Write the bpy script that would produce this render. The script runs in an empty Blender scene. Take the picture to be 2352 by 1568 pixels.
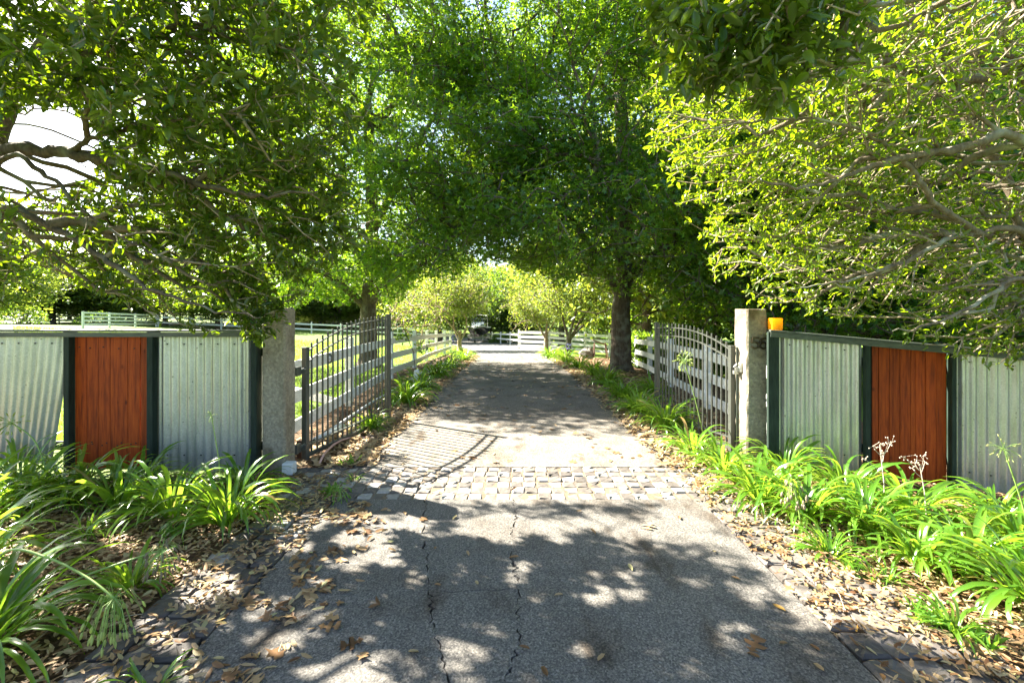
import bpy, math, random
import numpy as np
from mathutils import Vector, Matrix

random.seed(7); RNG = np.random.default_rng(7)
R = math.radians
S = bpy.context.scene
COL = S.collection

# ------------------------------------------------------------------ camera, world, sun, exposure
CAM_H = 1.7
F = 1045.0                      # focal length in units of a 2352 px wide picture
HX, HY = 1176.0, 711.0          # vanishing point of the drive in the same units
cd = bpy.data.cameras.new('camera'); cam = bpy.data.objects.new('camera', cd); COL.objects.link(cam)
cd.sensor_width = 36; cd.lens = 16.0; cd.shift_y = -(784 - HY) / 2352.0
cd.clip_start = 0.05; cd.clip_end = 2000
cam.location = (0, 0, CAM_H); cam.rotation_euler = (R(90), 0, 0)
S.camera = cam

SUN = Vector((-1.12, 0.63, 1.0)).normalized()       # direction towards the sun
el = math.asin(SUN.z); az = math.atan2(SUN.x, SUN.y)
w = bpy.data.worlds.new("World"); S.world = w; w.use_nodes = True
nt = w.node_tree; nt.nodes.clear()
sky = nt.nodes.new('ShaderNodeTexSky'); sky.sky_type = 'NISHITA'; sky.sun_disc = False
sky.sun_elevation = el; sky.sun_rotation = az; sky.air_density = 1.0; sky.dust_density = 1.5
bg = nt.nodes.new('ShaderNodeBackground'); bg.inputs[1].default_value = 0.056
wo = nt.nodes.new('ShaderNodeOutputWorld')
nt.links.new(sky.outputs[0], bg.inputs[0]); nt.links.new(bg.outputs[0], wo.inputs[0])
sl = bpy.data.lights.new('sun', 'SUN'); sl.energy = 5.0; sl.angle = R(0.53); sl.color = (1.0, 0.93, 0.79)
so = bpy.data.objects.new('sun', sl); COL.objects.link(so)
so.rotation_euler = SUN.to_track_quat('Z', 'Y').to_euler(); so.location = (-20, 10, 20)
S.render.engine = 'CYCLES'
S.cycles.max_bounces = 8; S.cycles.diffuse_bounces = 5; S.cycles.transmission_bounces = 6
S.view_settings.view_transform = 'Standard'; S.view_settings.look = 'None'
S.view_settings.exposure = 3.0; S.view_settings.gamma = 1.0; S.view_settings.use_curve_mapping = False

# ------------------------------------------------------------------ helpers
def smooth(t): t = max(0.0, min(1.0, t)); return t * t * (3 - 2 * t)
def g(x, y):
    """height of the ground"""
    z = 0.0
    if y > 9: z -= 0.047 * (y - 9) - 0.047 * min(y - 9, 4) * 0.5 if y < 13 else 0.047 * (min(y, 50) - 11)
    if x > 2: z -= 0.06 * (min(x, 7) - 2)
    if x < -4 and y > 6: z += 0.05 * (min(-x, 40) - 4) * smooth((y - 6) / 12)
    return z
def P3(px, py, d): return Vector(((px - HX) / F * d, d, CAM_H - (py - HY) / F * d))
def G(px, py):
    """where the ray through a picture point meets the ground"""
    lo, hi = 0.5, 90.0
    for _ in range(40):
        m = (lo + hi) / 2; p = P3(px, py, m)
        if p.z > g(p.x, p.y): lo = m
        else: hi = m
    p = P3(px, py, lo); return (p.x, p.y)
def proj(p): return HX + F * p[..., 0] / p[..., 1], HY - F * (p[..., 2] - CAM_H) / p[..., 1]

def tag(o, label=None, cat=None, group=None, kind=None):
    if label: o['label'] = label
    if cat: o['category'] = cat
    if group: o['group'] = group
    if kind: o['kind'] = kind
    return o
WORLD = set()               # Empties whose children carry world coordinates in their meshes
def empty(name, loc=(0, 0, 0), rz=0.0):
    o = bpy.data.objects.new(name, None); COL.objects.link(o)
    o.location = loc; o.rotation_euler = (0, 0, rz); o.empty_display_size = 0.1
    return o
def link(name, me, parent=None, mat=None):
    if mat is not None and not me.materials: me.materials.append(mat)
    o = bpy.data.objects.new(name, me); COL.objects.link(o)
    if parent is not None:
        o.parent = parent
        if parent.name in WORLD: o.matrix_parent_inverse = Matrix.Translation(-parent.location)
    return o
def npmesh(name, V, faces_flat, sizes, mat, smooth_=False, rnd=None):
    me = bpy.data.meshes.new(name)
    V = np.asarray(V, dtype=np.float32).reshape(-1, 3)
    ff = np.asarray(faces_flat, dtype=np.int32).ravel(); sz = np.asarray(sizes, dtype=np.int32)
    me.vertices.add(len(V)); me.vertices.foreach_set('co', V.ravel())
    me.loops.add(len(ff)); me.loops.foreach_set('vertex_index', ff)
    me.polygons.add(len(sz))
    st = np.concatenate([[0], np.cumsum(sz)[:-1]]).astype(np.int32)
    me.polygons.foreach_set('loop_start', st); me.polygons.foreach_set('loop_total', sz)
    if smooth_: me.polygons.foreach_set('use_smooth', np.ones(len(sz), dtype=bool))
    if rnd is not None:
        a = me.attributes.new('rnd', 'FLOAT', 'FACE'); a.data.foreach_set('value', np.asarray(rnd, dtype=np.float32))
    me.update(calc_edges=True); me.materials.append(mat)
    return me

class MB:
    def __init__(s): s.v = []; s.f = []
    def add(s, vs, fs):
        b = len(s.v); s.v += [tuple(v) for v in vs]; s.f += [tuple(i + b for i in f) for f in fs]; return s
    def box(s, c, d, rot=None, bevel=0.0):
        x, y, z = d[0] / 2, d[1] / 2, d[2] / 2; c = Vector(c)
        if bevel <= 0:
            vs = [Vector((i * x, j * y, k * z)) for i in (-1, 1) for j in (-1, 1) for k in (-1, 1)]
            fs = [(0, 1, 3, 2), (4, 6, 7, 5), (0, 4, 5, 1), (2, 3, 7, 6), (0, 2, 6, 4), (1, 5, 7, 3)]
        else:
            b = bevel; vs = []; fs = []
            prof = [(x - b, y), (x, y - b), (x, -y + b), (x - b, -y), (-x + b, -y), (-x, -y + b), (-x, y - b), (-x + b, y)]
            pin = [(px * (1 - b / x * .9), py * (1 - b / y * .9)) for px, py in prof]
            for ring, zz in ((pin, -z), (prof, -z + b), (prof, z - b), (pin, z)): vs += [Vector((a, q, zz)) for a, q in ring]
            n = 8
            for r_ in range(3):
                for i in range(n): fs.append((r_ * n + i, (r_ + 1) * n + i, (r_ + 1) * n + (i + 1) % n, r_ * n + (i + 1) % n))
            fs.append(tuple(range(n))); fs.append(tuple(3 * n + i for i in reversed(range(n))))
        if rot is not None: vs = [rot @ v for v in vs]
        return s.add([v + c for v in vs], fs)
    def tube(s, pts, rad, n=8, cap=True):
        pts = [Vector(p) for p in pts]
        if not hasattr(rad, '__len__'): rad = [rad] * len(pts)
        vs = []; fs = []; up = None
        for i, p in enumerate(pts):
            t = (pts[min(i + 1, len(pts) - 1)] - pts[max(i - 1, 0)]).normalized()
            if up is None: up = Vector((0, 0, 1)) if abs(t.z) < 0.9 else Vector((1, 0, 0))
            a = t.cross(up).normalized(); up = a.cross(t).normalized()
            for k in range(n):
                q = 2 * math.pi * k / n
                vs.append(p + (a * math.cos(q) + up * math.sin(q)) * rad[i])
        for i in range(len(pts) - 1):
            for k in range(n):
                fs.append((i * n + k, i * n + (k + 1) % n, (i + 1) * n + (k + 1) % n, (i + 1) * n + k))
        if cap: fs.append(tuple(reversed(range(n)))); fs.append(tuple((len(pts) - 1) * n + k for k in range(n)))
        return s.add(vs, fs)
    def lathe(s, prof, c=(0, 0, 0), n=14, rot=None):
        vs = []; fs = []; c = Vector(c)
        for r_, z in prof:
            for k in range(n):
                q = 2 * math.pi * k / n; v = Vector((r_ * math.cos(q), r_ * math.sin(q), z))
                if rot is not None: v = rot @ v
                vs.append(v + c)
        for i in range(len(prof) - 1):
            for k in range(n): fs.append((i * n + k, i * n + (k + 1) % n, (i + 1) * n + (k + 1) % n, (i + 1) * n + k))
        fs.append(tuple(reversed(range(n)))); fs.append(tuple((len(prof) - 1) * n + k for k in range(n)))
        return s.add(vs, fs)
    def mesh(s, name, mat, smooth_=False):
        me = bpy.data.meshes.new(name); me.from_pydata([tuple(v) for v in s.v], [], s.f)
        if smooth_: me.polygons.foreach_set('use_smooth', [True] * len(me.polygons))
        me.update(); me.materials.append(mat); return me
    def build(s, name, mat, parent=None, smooth_=False): return link(name, s.mesh(name, mat, smooth_), parent)

# ------------------------------------------------------------------ materials
def newmat(name):
    m = bpy.data.materials.new(name); m.use_nodes = True; t = m.node_tree; t.nodes.clear()
    o = t.nodes.new('ShaderNodeOutputMaterial'); return m, t, o
def N(t, typ, **kw):
    n = t.nodes.new(typ)
    for k, v in kw.items(): setattr(n, k, v)
    return n
def noise(t, scale, detail=4, vec=None, rough=.55):
    n = N(t, 'ShaderNodeTexNoise'); n.inputs['Scale'].default_value = scale; n.inputs['Detail'].default_value = detail
    n.inputs['Roughness'].default_value = rough
    if vec is None:
        tc = N(t, 'ShaderNodeTexCoord'); vec = tc.outputs['Object']
    t.links.new(vec, n.inputs['Vector']); return n
def ramp(t, fac, stops):
    r = N(t, 'ShaderNodeValToRGB'); e = r.color_ramp.elements
    while len(e) < len(stops): e.new(0.5)
    for el_, (p, c) in zip(e, stops): el_.position = p; el_.color = (*c, 1)
    t.links.new(fac, r.inputs[0]); return r
def bump(t, h, strength, dist=.01):
    b = N(t, 'ShaderNodeBump'); b.inputs['Strength'].default_value = strength; b.inputs['Distance'].default_value = dist
    t.links.new(h, b.inputs['Height']); return b
def worldpos(t): return N(t, 'ShaderNodeNewGeometry').outputs['Position']
def stretch(t, vec, s):
    m = N(t, 'ShaderNodeMapping'); m.inputs['Scale'].default_value = s; t.links.new(vec, m.inputs['Vector']); return m.outputs[0]
def mixc(t, a, b, fac, mode='MIX'):
    m = N(t, 'ShaderNodeMix', data_type='RGBA', blend_type=mode)
    for i, v in ((6, a), (7, b)):
        if isinstance(v, tuple): m.inputs[i].default_value = (*v, 1)
        else: t.links.new(v, m.inputs[i])
    if isinstance(fac, (float, int)): m.inputs[0].default_value = fac
    else: t.links.new(fac, m.inputs[0])
    return m.outputs[2]
def pr(t, o, base, rough=.6, metal=0.0, spec=.5, normal=None, roughlink=None):
    p = N(t, 'ShaderNodeBsdfPrincipled')
    if isinstance(base, tuple): p.inputs['Base Color'].default_value = (*base, 1)
    else: t.links.new(base, p.inputs['Base Color'])
    p.inputs['Roughness'].default_value = rough; p.inputs['Metallic'].default_value = metal
    p.inputs['Specular IOR Level'].default_value = spec
    if normal is not None: t.links.new(normal.outputs[0], p.inputs['Normal'])
    if roughlink is not None: t.links.new(roughlink, p.inputs['Roughness'])
    if o is not None: t.links.new(p.outputs[0], o.inputs[0])
    return p

def leaf_mat(name, dark, light, trans, tmix=.45, rough=.4, under=None, spec=.5, last=None):
    m, t, o = newmat(name)
    a = N(t, 'ShaderNodeAttribute', attribute_name='rnd'); oi = N(t, 'ShaderNodeObjectInfo')
    ad = N(t, 'ShaderNodeMath', operation='ADD'); t.links.new(a.outputs['Fac'], ad.inputs[0]); t.links.new(oi.outputs['Random'], ad.inputs[1])
    fr = N(t, 'ShaderNodeMath', operation='FRACT'); t.links.new(ad.outputs[0], fr.inputs[0])
    c = ramp(t, fr.outputs[0], [(0, dark), (.97, light), (1, last or (light[0] * 1.6, light[1] * 1.05, light[2]))]).outputs[0]
    if under is not None:
        ge = N(t, 'ShaderNodeNewGeometry'); c = mixc(t, c, under, ge.outputs['Backfacing'])
    p = pr(t, None, c, rough, spec=spec)
    tr = N(t, 'ShaderNodeBsdfTranslucent')
    tc = ramp(t, fr.outputs[0], [(0, trans), (.8, tuple(v * 1.25 for v in trans)), (1, last or (trans[0] * 1.5, trans[1] * 1.15, trans[2]))])
    t.links.new(tc.outputs[0], tr.inputs[0])
    mx = N(t, 'ShaderNodeMixShader'); mx.inputs[0].default_value = tmix
    t.links.new(p.outputs[0], mx.inputs[1]); t.links.new(tr.outputs[0], mx.inputs[2]); t.links.new(mx.outputs[0], o.inputs[0])
    return m

M = {}
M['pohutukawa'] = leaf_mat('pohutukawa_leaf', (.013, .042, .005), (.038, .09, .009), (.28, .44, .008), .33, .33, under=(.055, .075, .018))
M['pohutukawa_lit'] = leaf_mat('pohutukawa_lit_leaf', (.02, .055, .007), (.065, .13, .01), (.38, .56, .01), .4, .3, under=(.085, .115, .025))  # brighter copy of the same leaf, sunlight put into its colour
M['oak'] = leaf_mat('oak_leaf', (.012, .055, .018), (.036, .115, .026), (.36, .58, .018), .45, .36)
M['bright'] = leaf_mat('light_tree_leaf', (.045, .10, .02), (.10, .17, .03), (.34, .43, .04), .43, .45)
M['darktree'] = leaf_mat('dark_tree_leaf', (.02, .055, .018), (.045, .10, .022), (.20, .34, .02), .42, .5)
M['strap'] = leaf_mat('agapanthus_leaf', (.045, .13, .014), (.10, .21, .022), (.36, .58, .035), .4, .24, spec=.7, last=(.32, .22, .08))
M['weed'] = leaf_mat('weed_leaf', (.05, .14, .02), (.10, .22, .03), (.30, .52, .05), .45, .45)
M['petal'] = leaf_mat('seed_pod', (.25, .32, .08), (.45, .5, .2), (.5, .6, .2), .4, .5)
M['blue_petal'] = leaf_mat('blue_petal', (.18, .2, .5), (.35, .35, .7), (.4, .4, .8), .4, .5)
M['dry_pod'] = leaf_mat('dry_pod', (.16, .13, .08), (.3, .25, .16), (.3, .25, .15), .2, .7)
M['grass'] = leaf_mat('grass_blade', (.08, .18, .02), (.14, .26, .03), (.35, .5, .05), .4, .5)

def litter_mat():
    m, t, o = newmat('dry_leaf')
    a = N(t, 'ShaderNodeAttribute', attribute_name='rnd'); oi = N(t, 'ShaderNodeObjectInfo')
    ad = N(t, 'ShaderNodeMath', operation='ADD'); t.links.new(a.outputs['Fac'], ad.inputs[0]); t.links.new(oi.outputs['Random'], ad.inputs[1])
    fr = N(t, 'ShaderNodeMath', operation='FRACT'); t.links.new(ad.outputs[0], fr.inputs[0])
    c = ramp(t, fr.outputs[0], [(0, (.12, .06, .03)), (.2, (.25, .14, .065)), (.45, (.40, .27, .14)), (.8, (.48, .36, .21)), (.96, (.42, .40, .19)), (1, (.5, .27, .05))])
    n = noise(t, 60, 3); c2 = mixc(t, c.outputs[0], (.2, .12, .06), n.outputs[0], 'MULTIPLY')
    c3 = mixc(t, c.outputs[0], c2, .35)
    p = pr(t, None, c3, .6, spec=.25)
    tr = N(t, 'ShaderNodeBsdfTranslucent'); tr.inputs[0].default_value = (.4, .25, .1, 1)
    mx = N(t, 'ShaderNodeMixShader'); mx.inputs[0].default_value = .15
    t.links.new(p.outputs[0], mx.inputs[1]); t.links.new(tr.outputs[0], mx.inputs[2]); t.links.new(mx.outputs[0], o.inputs[0])
    return m
M['litter'] = litter_mat()

def bark(name, c1, c2, lichen, sc=1.0):
    m, t, o = newmat(name); v = stretch(t, worldpos(t), (1, 1, .3))
    n = noise(t, 22 * sc, 6, v, .65); n2 = noise(t, 3.5 * sc, 4, worldpos(t))
    c = ramp(t, n.outputs[0], [(.3, c1), (.7, c2)])
    l = ramp(t, n2.outputs[0], [(.52, (0, 0, 0)), (.68, (1, 1, 1))])
    cc = mixc(t, c.outputs[0], lichen, l.outputs[0])
    pr(t, o, cc, .85, spec=.2, normal=bump(t, n.outputs[0], .9, .03)); return m
M['bark'] = bark('oak_bark', (.05, .038, .028), (.16, .125, .095), (.2, .2, .155))
M['bark2'] = bark('lichen_bark', (.09, .07, .05), (.24, .19, .135), (.3, .3, .24))
M['twig'] = bark('pale_twig', (.16, .12, .08), (.38, .31, .22), (.42, .38, .3))
M['tanbark'] = bark('tan_bark', (.2, .14, .09), (.42, .32, .22), (.4, .36, .27))

def concrete(name, c1, c2, fine=70, spots=True, b=.5, agg=.8):
    m, t, o = newmat(name); v = worldpos(t)
    n = noise(t, fine, 5, v, .75); n2 = noise(t, 1.6, 5, v, .6)
    vo = N(t, 'ShaderNodeTexVoronoi'); vo.inputs['Scale'].default_value = fine * 1.3; t.links.new(v, vo.inputs['Vector'])
    c = ramp(t, n.outputs[0], [(.34, c1), (.62, c2), (.75, tuple(min(1, q * 1.5) for q in c2))])
    vc = ramp(t, vo.outputs['Color'], [(.1, (.45, .45, .47)), (.5, (.95, .93, .9)), (.9, (1.7, 1.66, 1.6))])
    cc = mixc(t, c.outputs[0], vc.outputs[0], agg, 'MULTIPLY')
    st = ramp(t, n2.outputs[0], [(.3, (.62, .55, .48)), (.5, (1, 1, 1)), (.72, (1.1, 1.06, 1.0))])
    cc = mixc(t, cc, st.outputs[0], .8, 'MULTIPLY')
    if spots:
        n3 = noise(t, 2.3, 3, stretch(t, v, (1.5, .6, 1)), .5)
        s3 = ramp(t, n3.outputs[0], [(.58, (1, 1, 1)), (.7, (.5, .43, .37))])
        cc = mixc(t, cc, s3.outputs[0], 1.0, 'MULTIPLY')
    pr(t, o, cc, .85, spec=.3, normal=bump(t, n.outputs[0], b, .008)); return m
M['drive'] = concrete('aggregate_concrete', (.06, .057, .055), (.178, .169, .157), 85)
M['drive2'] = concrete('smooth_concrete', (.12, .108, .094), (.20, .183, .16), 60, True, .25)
M['drive3'] = concrete('dark_concrete', (.07, .062, .054), (.135, .122, .105), 50, True, .25)  # darker concrete for the middle slabs beyond the gate
M['asphalt'] = concrete('court_surface', (.10, .10, .105), (.2, .2, .2), 40, False, .3)
M['post_conc'] = concrete('weathered_concrete', (.18, .16, .125), (.29, .262, .205), 34, True, .6, .3)

def cobble_mat(name, c1, c2):
    m, t, o = newmat(name); oi = N(t, 'ShaderNodeObjectInfo')
    c = ramp(t, oi.outputs['Random'], [(0, c1), (1, c2)])
    n = noise(t, 30, 4, worldpos(t), .6)
    k = ramp(t, n.outputs[0], [(.3, (.7, .68, .66)), (.7, (1.2, 1.2, 1.2))])
    pr(t, o, mixc(t, c.outputs[0], k.outputs[0], .8, 'MULTIPLY'), .75, spec=.35, normal=bump(t, n.outputs[0], .6, .01)); return m
M['cob_light'] = cobble_mat('pale_granite', (.20, .19, .178), (.33, .315, .295))
M['cob_dark'] = cobble_mat('dark_basalt', (.085, .075, .068), (.155, .137, .12))
M['cob_slate'] = cobble_mat('brown_grey_slate', (.065, .057, .053), (.15, .132, .12))

def plain(name, c, rough=.6, metal=0.0, spec=.5, var=.25, sc=12, b=.15, vs=(1, 1, 1)):
    m, t, o = newmat(name); v = stretch(t, worldpos(t), vs); n = noise(t, sc, 5, v, .6)
    k = ramp(t, n.outputs[0], [(.3, (1 - var,) * 3), (.7, (1 + var * .4,) * 3)])
    pr(t, o, mixc(t, c, k.outputs[0], 1.0, 'MULTIPLY'), rough, metal, spec, normal=bump(t, n.outputs[0], b, .006)); return m
M['white'] = plain('white_painted_timber', (.78, .78, .75), .55, var=.22, sc=9, vs=(1, 1, 4))
M['frame'] = plain('dark_green_stained_timber', (.02, .034, .026), .7, spec=.2, var=.5, sc=14, vs=(3, 3, .4))
M['frame_top'] = plain('green_grey_cap_timber', (.075, .09, .075), .6, var=.5, sc=14, vs=(.4, 3, 3))
M['pine'] = plain('raw_pine', (.42, .33, .17), .7, var=.3, sc=14, vs=(3, 3, .4))
M['gate'] = plain('grey_green_gate_paint', (.075, .08, .07), .4, metal=.2, var=.2, sc=20)
M['steel'] = plain('galvanised_fitting', (.42, .42, .4), .4, metal=.7, var=.3, sc=30)
M['digit'] = plain('weathered_bronze_digit', (.07, .05, .03), .3, metal=.5, var=.35, sc=60)
M['black'] = plain('black_gloss_hull', (.012, .013, .018), .25, var=.1)
M['black_rubber'] = plain('black_rubber', (.02, .02, .02), .8)
M['pvc'] = plain('white_plastic', (.62, .64, .66), .4, var=.1)
M['hose'] = plain('faded_pink_hose', (.55, .33, .27), .5, var=.15)
M['brown'] = plain('brown_stained_timber', (.12, .055, .03), .7, var=.3)
M['rock'] = plain('grey_rock', (.2, .18, .16), .85, var=.4, sc=6, b=.6)
M['stalk'] = plain('green_stalk', (.20, .32, .07), .5, var=.15)
M['drystalk'] = plain('dry_stalk', (.5, .42, .33), .8, var=.2)
M['joint'] = plain('crack_dirt', (.04, .033, .026), .95, var=.4)
M['mortar'] = plain('sandy_joint_fill', (.15, .11, .07), .9, var=.4, sc=30, b=.4)
M['roof'] = plain('brown_roof_metal', (.28, .16, .13), .6)
M['housewall'] = plain('cream_weatherboard', (.5, .46, .38), .7)
M['darkglass'] = plain('window_glass', (.05, .06, .07), .15, var=.05)

def wood_red():
    m, t, o = newmat('red_brown_stained_board'); oi = N(t, 'ShaderNodeObjectInfo'); v = worldpos(t)
    off = N(t, 'ShaderNodeVectorMath', operation='ADD'); t.links.new(v, off.inputs[0])
    cm = N(t, 'ShaderNodeCombineXYZ'); mu = N(t, 'ShaderNodeMath', operation='MULTIPLY'); mu.inputs[1].default_value = 13
    t.links.new(oi.outputs['Random'], mu.inputs[0]); t.links.new(mu.outputs[0], cm.inputs[2]); t.links.new(cm.outputs[0], off.inputs[1])
    n = noise(t, 9, 6, stretch(t, off.outputs[0], (5, 5, .35)), .65)
    c = ramp(t, n.outputs[0], [(.25, (.08, .012, .003)), (.5, (.27, .043, .005)), (.75, (.40, .078, .008))])
    kn = N(t, 'ShaderNodeTexVoronoi'); kn.inputs['Scale'].default_value = 3.2; t.links.new(stretch(t, off.outputs[0], (1.6, 1.6, .8)), kn.inputs['Vector'])
    kr = ramp(t, kn.outputs['Distance'], [(.03, (.2, .12, .1)), (.09, (1, 1, 1))])
    cc = mixc(t, c.outputs[0], kr.outputs[0], .8, 'MULTIPLY')
    br = ramp(t, oi.outputs['Random'], [(0, (.75, .75, .75)), (1, (1.15, 1.15, 1.15))])
    cc = mixc(t, cc, br.outputs[0], 1.0, 'MULTIPLY')
    pr(t, o, cc, .6, spec=.2, normal=bump(t, n.outputs[0], .35, .006)); return m
M['red'] = wood_red()
def iron():
    m, t, o = newmat('galvanised_corrugated_iron'); v = worldpos(t)
    vo = N(t, 'ShaderNodeTexVoronoi'); vo.inputs['Scale'].default_value = 110; t.links.new(v, vo.inputs['Vector'])
    sp = ramp(t, vo.outputs['Color'], [(0, (.44, .445, .45)), (1, (.60, .605, .61))])
    n = noise(t, 4, 5, stretch(t, v, (2, 2, .5)), .6)
    k = ramp(t, n.outputs[0], [(.3, (.72, .74, .68)), (.6, (1, 1, 1))])
    n2 = noise(t, 26, 2, v); k2 = ramp(t, n2.outputs[0], [(.24, (.3, .3, .28)), (.3, (1, 1, 1))])
    cc = mixc(t, mixc(t, sp.outputs[0], k.outputs[0], .8, 'MULTIPLY'), k2.outputs[0], 1, 'MULTIPLY')
    n3 = noise(t, 5, 5, stretch(t, v, (3, 3, .28)), .6); k3 = ramp(t, n3.outputs[0], [(.56, (0, 0, 0)), (.72, (.55, .55, .55))]); cc = mixc(t, cc, (.24, .21, .15), k3.outputs[0])
    pr(t, o, cc, .33, metal=.65, spec=.5, normal=bump(t, vo.outputs['Distance'], .08, .003)); return m
M['iron'] = iron()
def amber():
    m, t, o = newmat('amber_plastic')
    p = pr(t, None, (.9, .45, .02), .3); tr = N(t, 'ShaderNodeBsdfTranslucent'); tr.inputs[0].default_value = (1, .6, .03, 1)
    mx = N(t, 'ShaderNodeMixShader'); mx.inputs[0].default_value = .65
    t.links.new(p.outputs[0], mx.inputs[1]); t.links.new(tr.outputs[0], mx.inputs[2]); t.links.new(mx.outputs[0], o.inputs[0]); return m
M['amber'] = amber()
def glassy():
    m, t, o = newmat('tinted_windscreen'); p = pr(t, o, (.16, .22, .28), .1); p.inputs['Transmission Weight'].default_value = .6; return m
M['glass'] = glassy()
def lawn_mat():
    m, t, o = newmat('mown_lawn'); v = worldpos(t); n = noise(t, 30, 5, v, .7); n2 = noise(t, .5, 4, v)
    c = ramp(t, n.outputs[0], [(.3, (.07, .13, .02)), (.7, (.16, .24, .04))])
    k = ramp(t, n2.outputs[0], [(.3, (.85, .95, .8)), (.7, (1.2, 1.05, 1))])
    pr(t, o, mixc(t, c.outputs[0], k.outputs[0], 1, 'MULTIPLY'), .8, spec=.2, normal=bump(t, n.outputs[0], .8, .03)); return m
M['lawn'] = lawn_mat()
def soil_mat():
    m, t, o = newmat('leafy_soil'); v = worldpos(t); n = noise(t, 35, 6, v, .7)
    vo = N(t, 'ShaderNodeTexVoronoi'); vo.inputs['Scale'].default_value = 32; t.links.new(stretch(t, v, (1, .6, 1)), vo.inputs['Vector'])
    c = ramp(t, n.outputs[0], [(.3, (.05, .035, .022)), (.7, (.17, .115, .07))])
    k = ramp(t, vo.outputs['Color'], [(.3, (.6, .55, .5)), (.9, (1.7, 1.5, 1.25))])
    pr(t, o, mixc(t, c.outputs[0], k.outputs[0], .9, 'MULTIPLY'), .9, spec=.2, normal=bump(t, n.outputs[0], 1, .03)); return m
M['soil'] = soil_mat()

# ------------------------------------------------------------------ the setting: ground, beds, drive
def sheet(name, xs, ys, dz, mat, kind='structure', jitter=0.0, parent=None):
    V = np.array([[x, y, g(x, y) + dz + (random.uniform(-jitter, jitter) if jitter else 0)] for y in ys for x in xs])
    nx = len(xs); q = []
    for j in range(len(ys) - 1):
        for i in range(nx - 1): a = j * nx + i; q.append((a, a + 1, a + nx + 1, a + nx))
    o = link(name, npmesh(name, V, q, [4] * len(q), mat, True), parent)
    if kind: o['kind'] = kind
    return o
def nonuni(a, b, s0, s1, k=1.12):
    out = [0.0]; s = s0
    while out[-1] < b: out.append(out[-1] + s); s = min(s * k, s1)
    neg = [0.0]; s = s0
    while neg[-1] > a: neg.append(neg[-1] - s); s = min(s * k, s1)
    return sorted(set(neg + out))
sheet('ground', nonuni(-400, 400, .8, 40), nonuni(-60, 900, .8, 40), -.06, M['lawn'])
sheet('garden_bed', np.arange(-9.15, -1.59, .15), np.arange(-.5, 4.66, .15), -.025, M['soil'], jitter=.012)
sheet('garden_bed', np.arange(1.72, 9.1, .15), np.arange(-.5, 5.4, .15), -.025, M['soil'], jitter=.012)
sheet('garden_bed', np.arange(-3.4, -1.59, .15), np.arange(4.95, 23.1, .15), -.025, M['soil'], jitter=.012)
sheet('garden_bed', np.arange(1.72, 6.3, .15), np.arange(5.45, 23.1, .15), -.027, M['soil'], jitter=.012)

XL, XR = -1.58, 1.68
drive = empty('driveway'); tag(drive, kind='structure')
CRK = random.Random(3)
def crackline(pts, amp=.011, n=22):
    out = []; rr = CRK
    for a, b in zip(pts[:-1], pts[1:]):
        for k in range(n):
            t = k / n; out.append((a[0] + (b[0] - a[0]) * t + rr.gauss(0, amp) * (k > 0), a[1] + (b[1] - a[1]) * t + rr.gauss(0, amp * .3) * (k > 0)))
    out.append(pts[-1]); return out
Y0, Y1 = -.4, 4.085
c1 = crackline([(-.78, Y1), (-.63, 3.3), (-.52, 2.85), (-.42, 2.45), (-.28, 2.05), (-.22, 1.2), (-.15, Y0)])
c2 = crackline([(.02, Y1), (.03, 3.75), (-.02, 3.3), (.04, 2.85), (.03, 2.3), (-.05, 2.0), (-.1, 1.2), (.05, Y0)])
c2[-1] = (.12, Y0)
k1 = min(range(len(c1)), key=lambda i: abs(c1[i][1] - 2.74)); k2 = min(range(len(c2)), key=lambda i: abs(c2[i][1] - 2.78))
cx = crackline([c1[k1], c2[k2]], .02, 7)
def offs(l, d): return [(x + d * (.75 + .6 * math.sin(i * .9) + .5 * math.sin(i * .23 + 1)) * (1.6 if (i // 13) % 3 == 1 else .7), y) for i, (x, y) in enumerate(l)]
def slab(poly, mat=None, top=0.0, th=.05):
    n = len(poly); mb = MB()
    v = [(x, y, top) for x, y in poly]; lo = [(x, y, top - th) for x, y in poly]
    mb.add(v + lo, [tuple(range(n))] + [(i, n + i, n + (i + 1) % n, (i + 1) % n) for i in range(n)])
    me = mb.mesh('slab', mat or M['drive']); o = link('slab', me, drive)
    if me.polygons[0].normal.z < 0: me.flip_normals()
    return o
E = .0055
slab([(XL, Y1)] + [(XL, Y0)] + list(reversed(offs(c1, -E))))
slab([(XR, Y0), (XR, Y1)] + offs(c2, E))
up = offs(c1[:k1 + 1], E) + [(x, y + .003) for x, y in cx[1:-1]] + list(reversed(offs(c2[:k2 + 1], -E)))
slab(list(reversed(up)))
dn = list(reversed(offs(c1[k1:], E))) + [(x, y - .003) for x, y in cx[1:-1]] + offs(c2[k2:], -E)
slab(dn)
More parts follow.
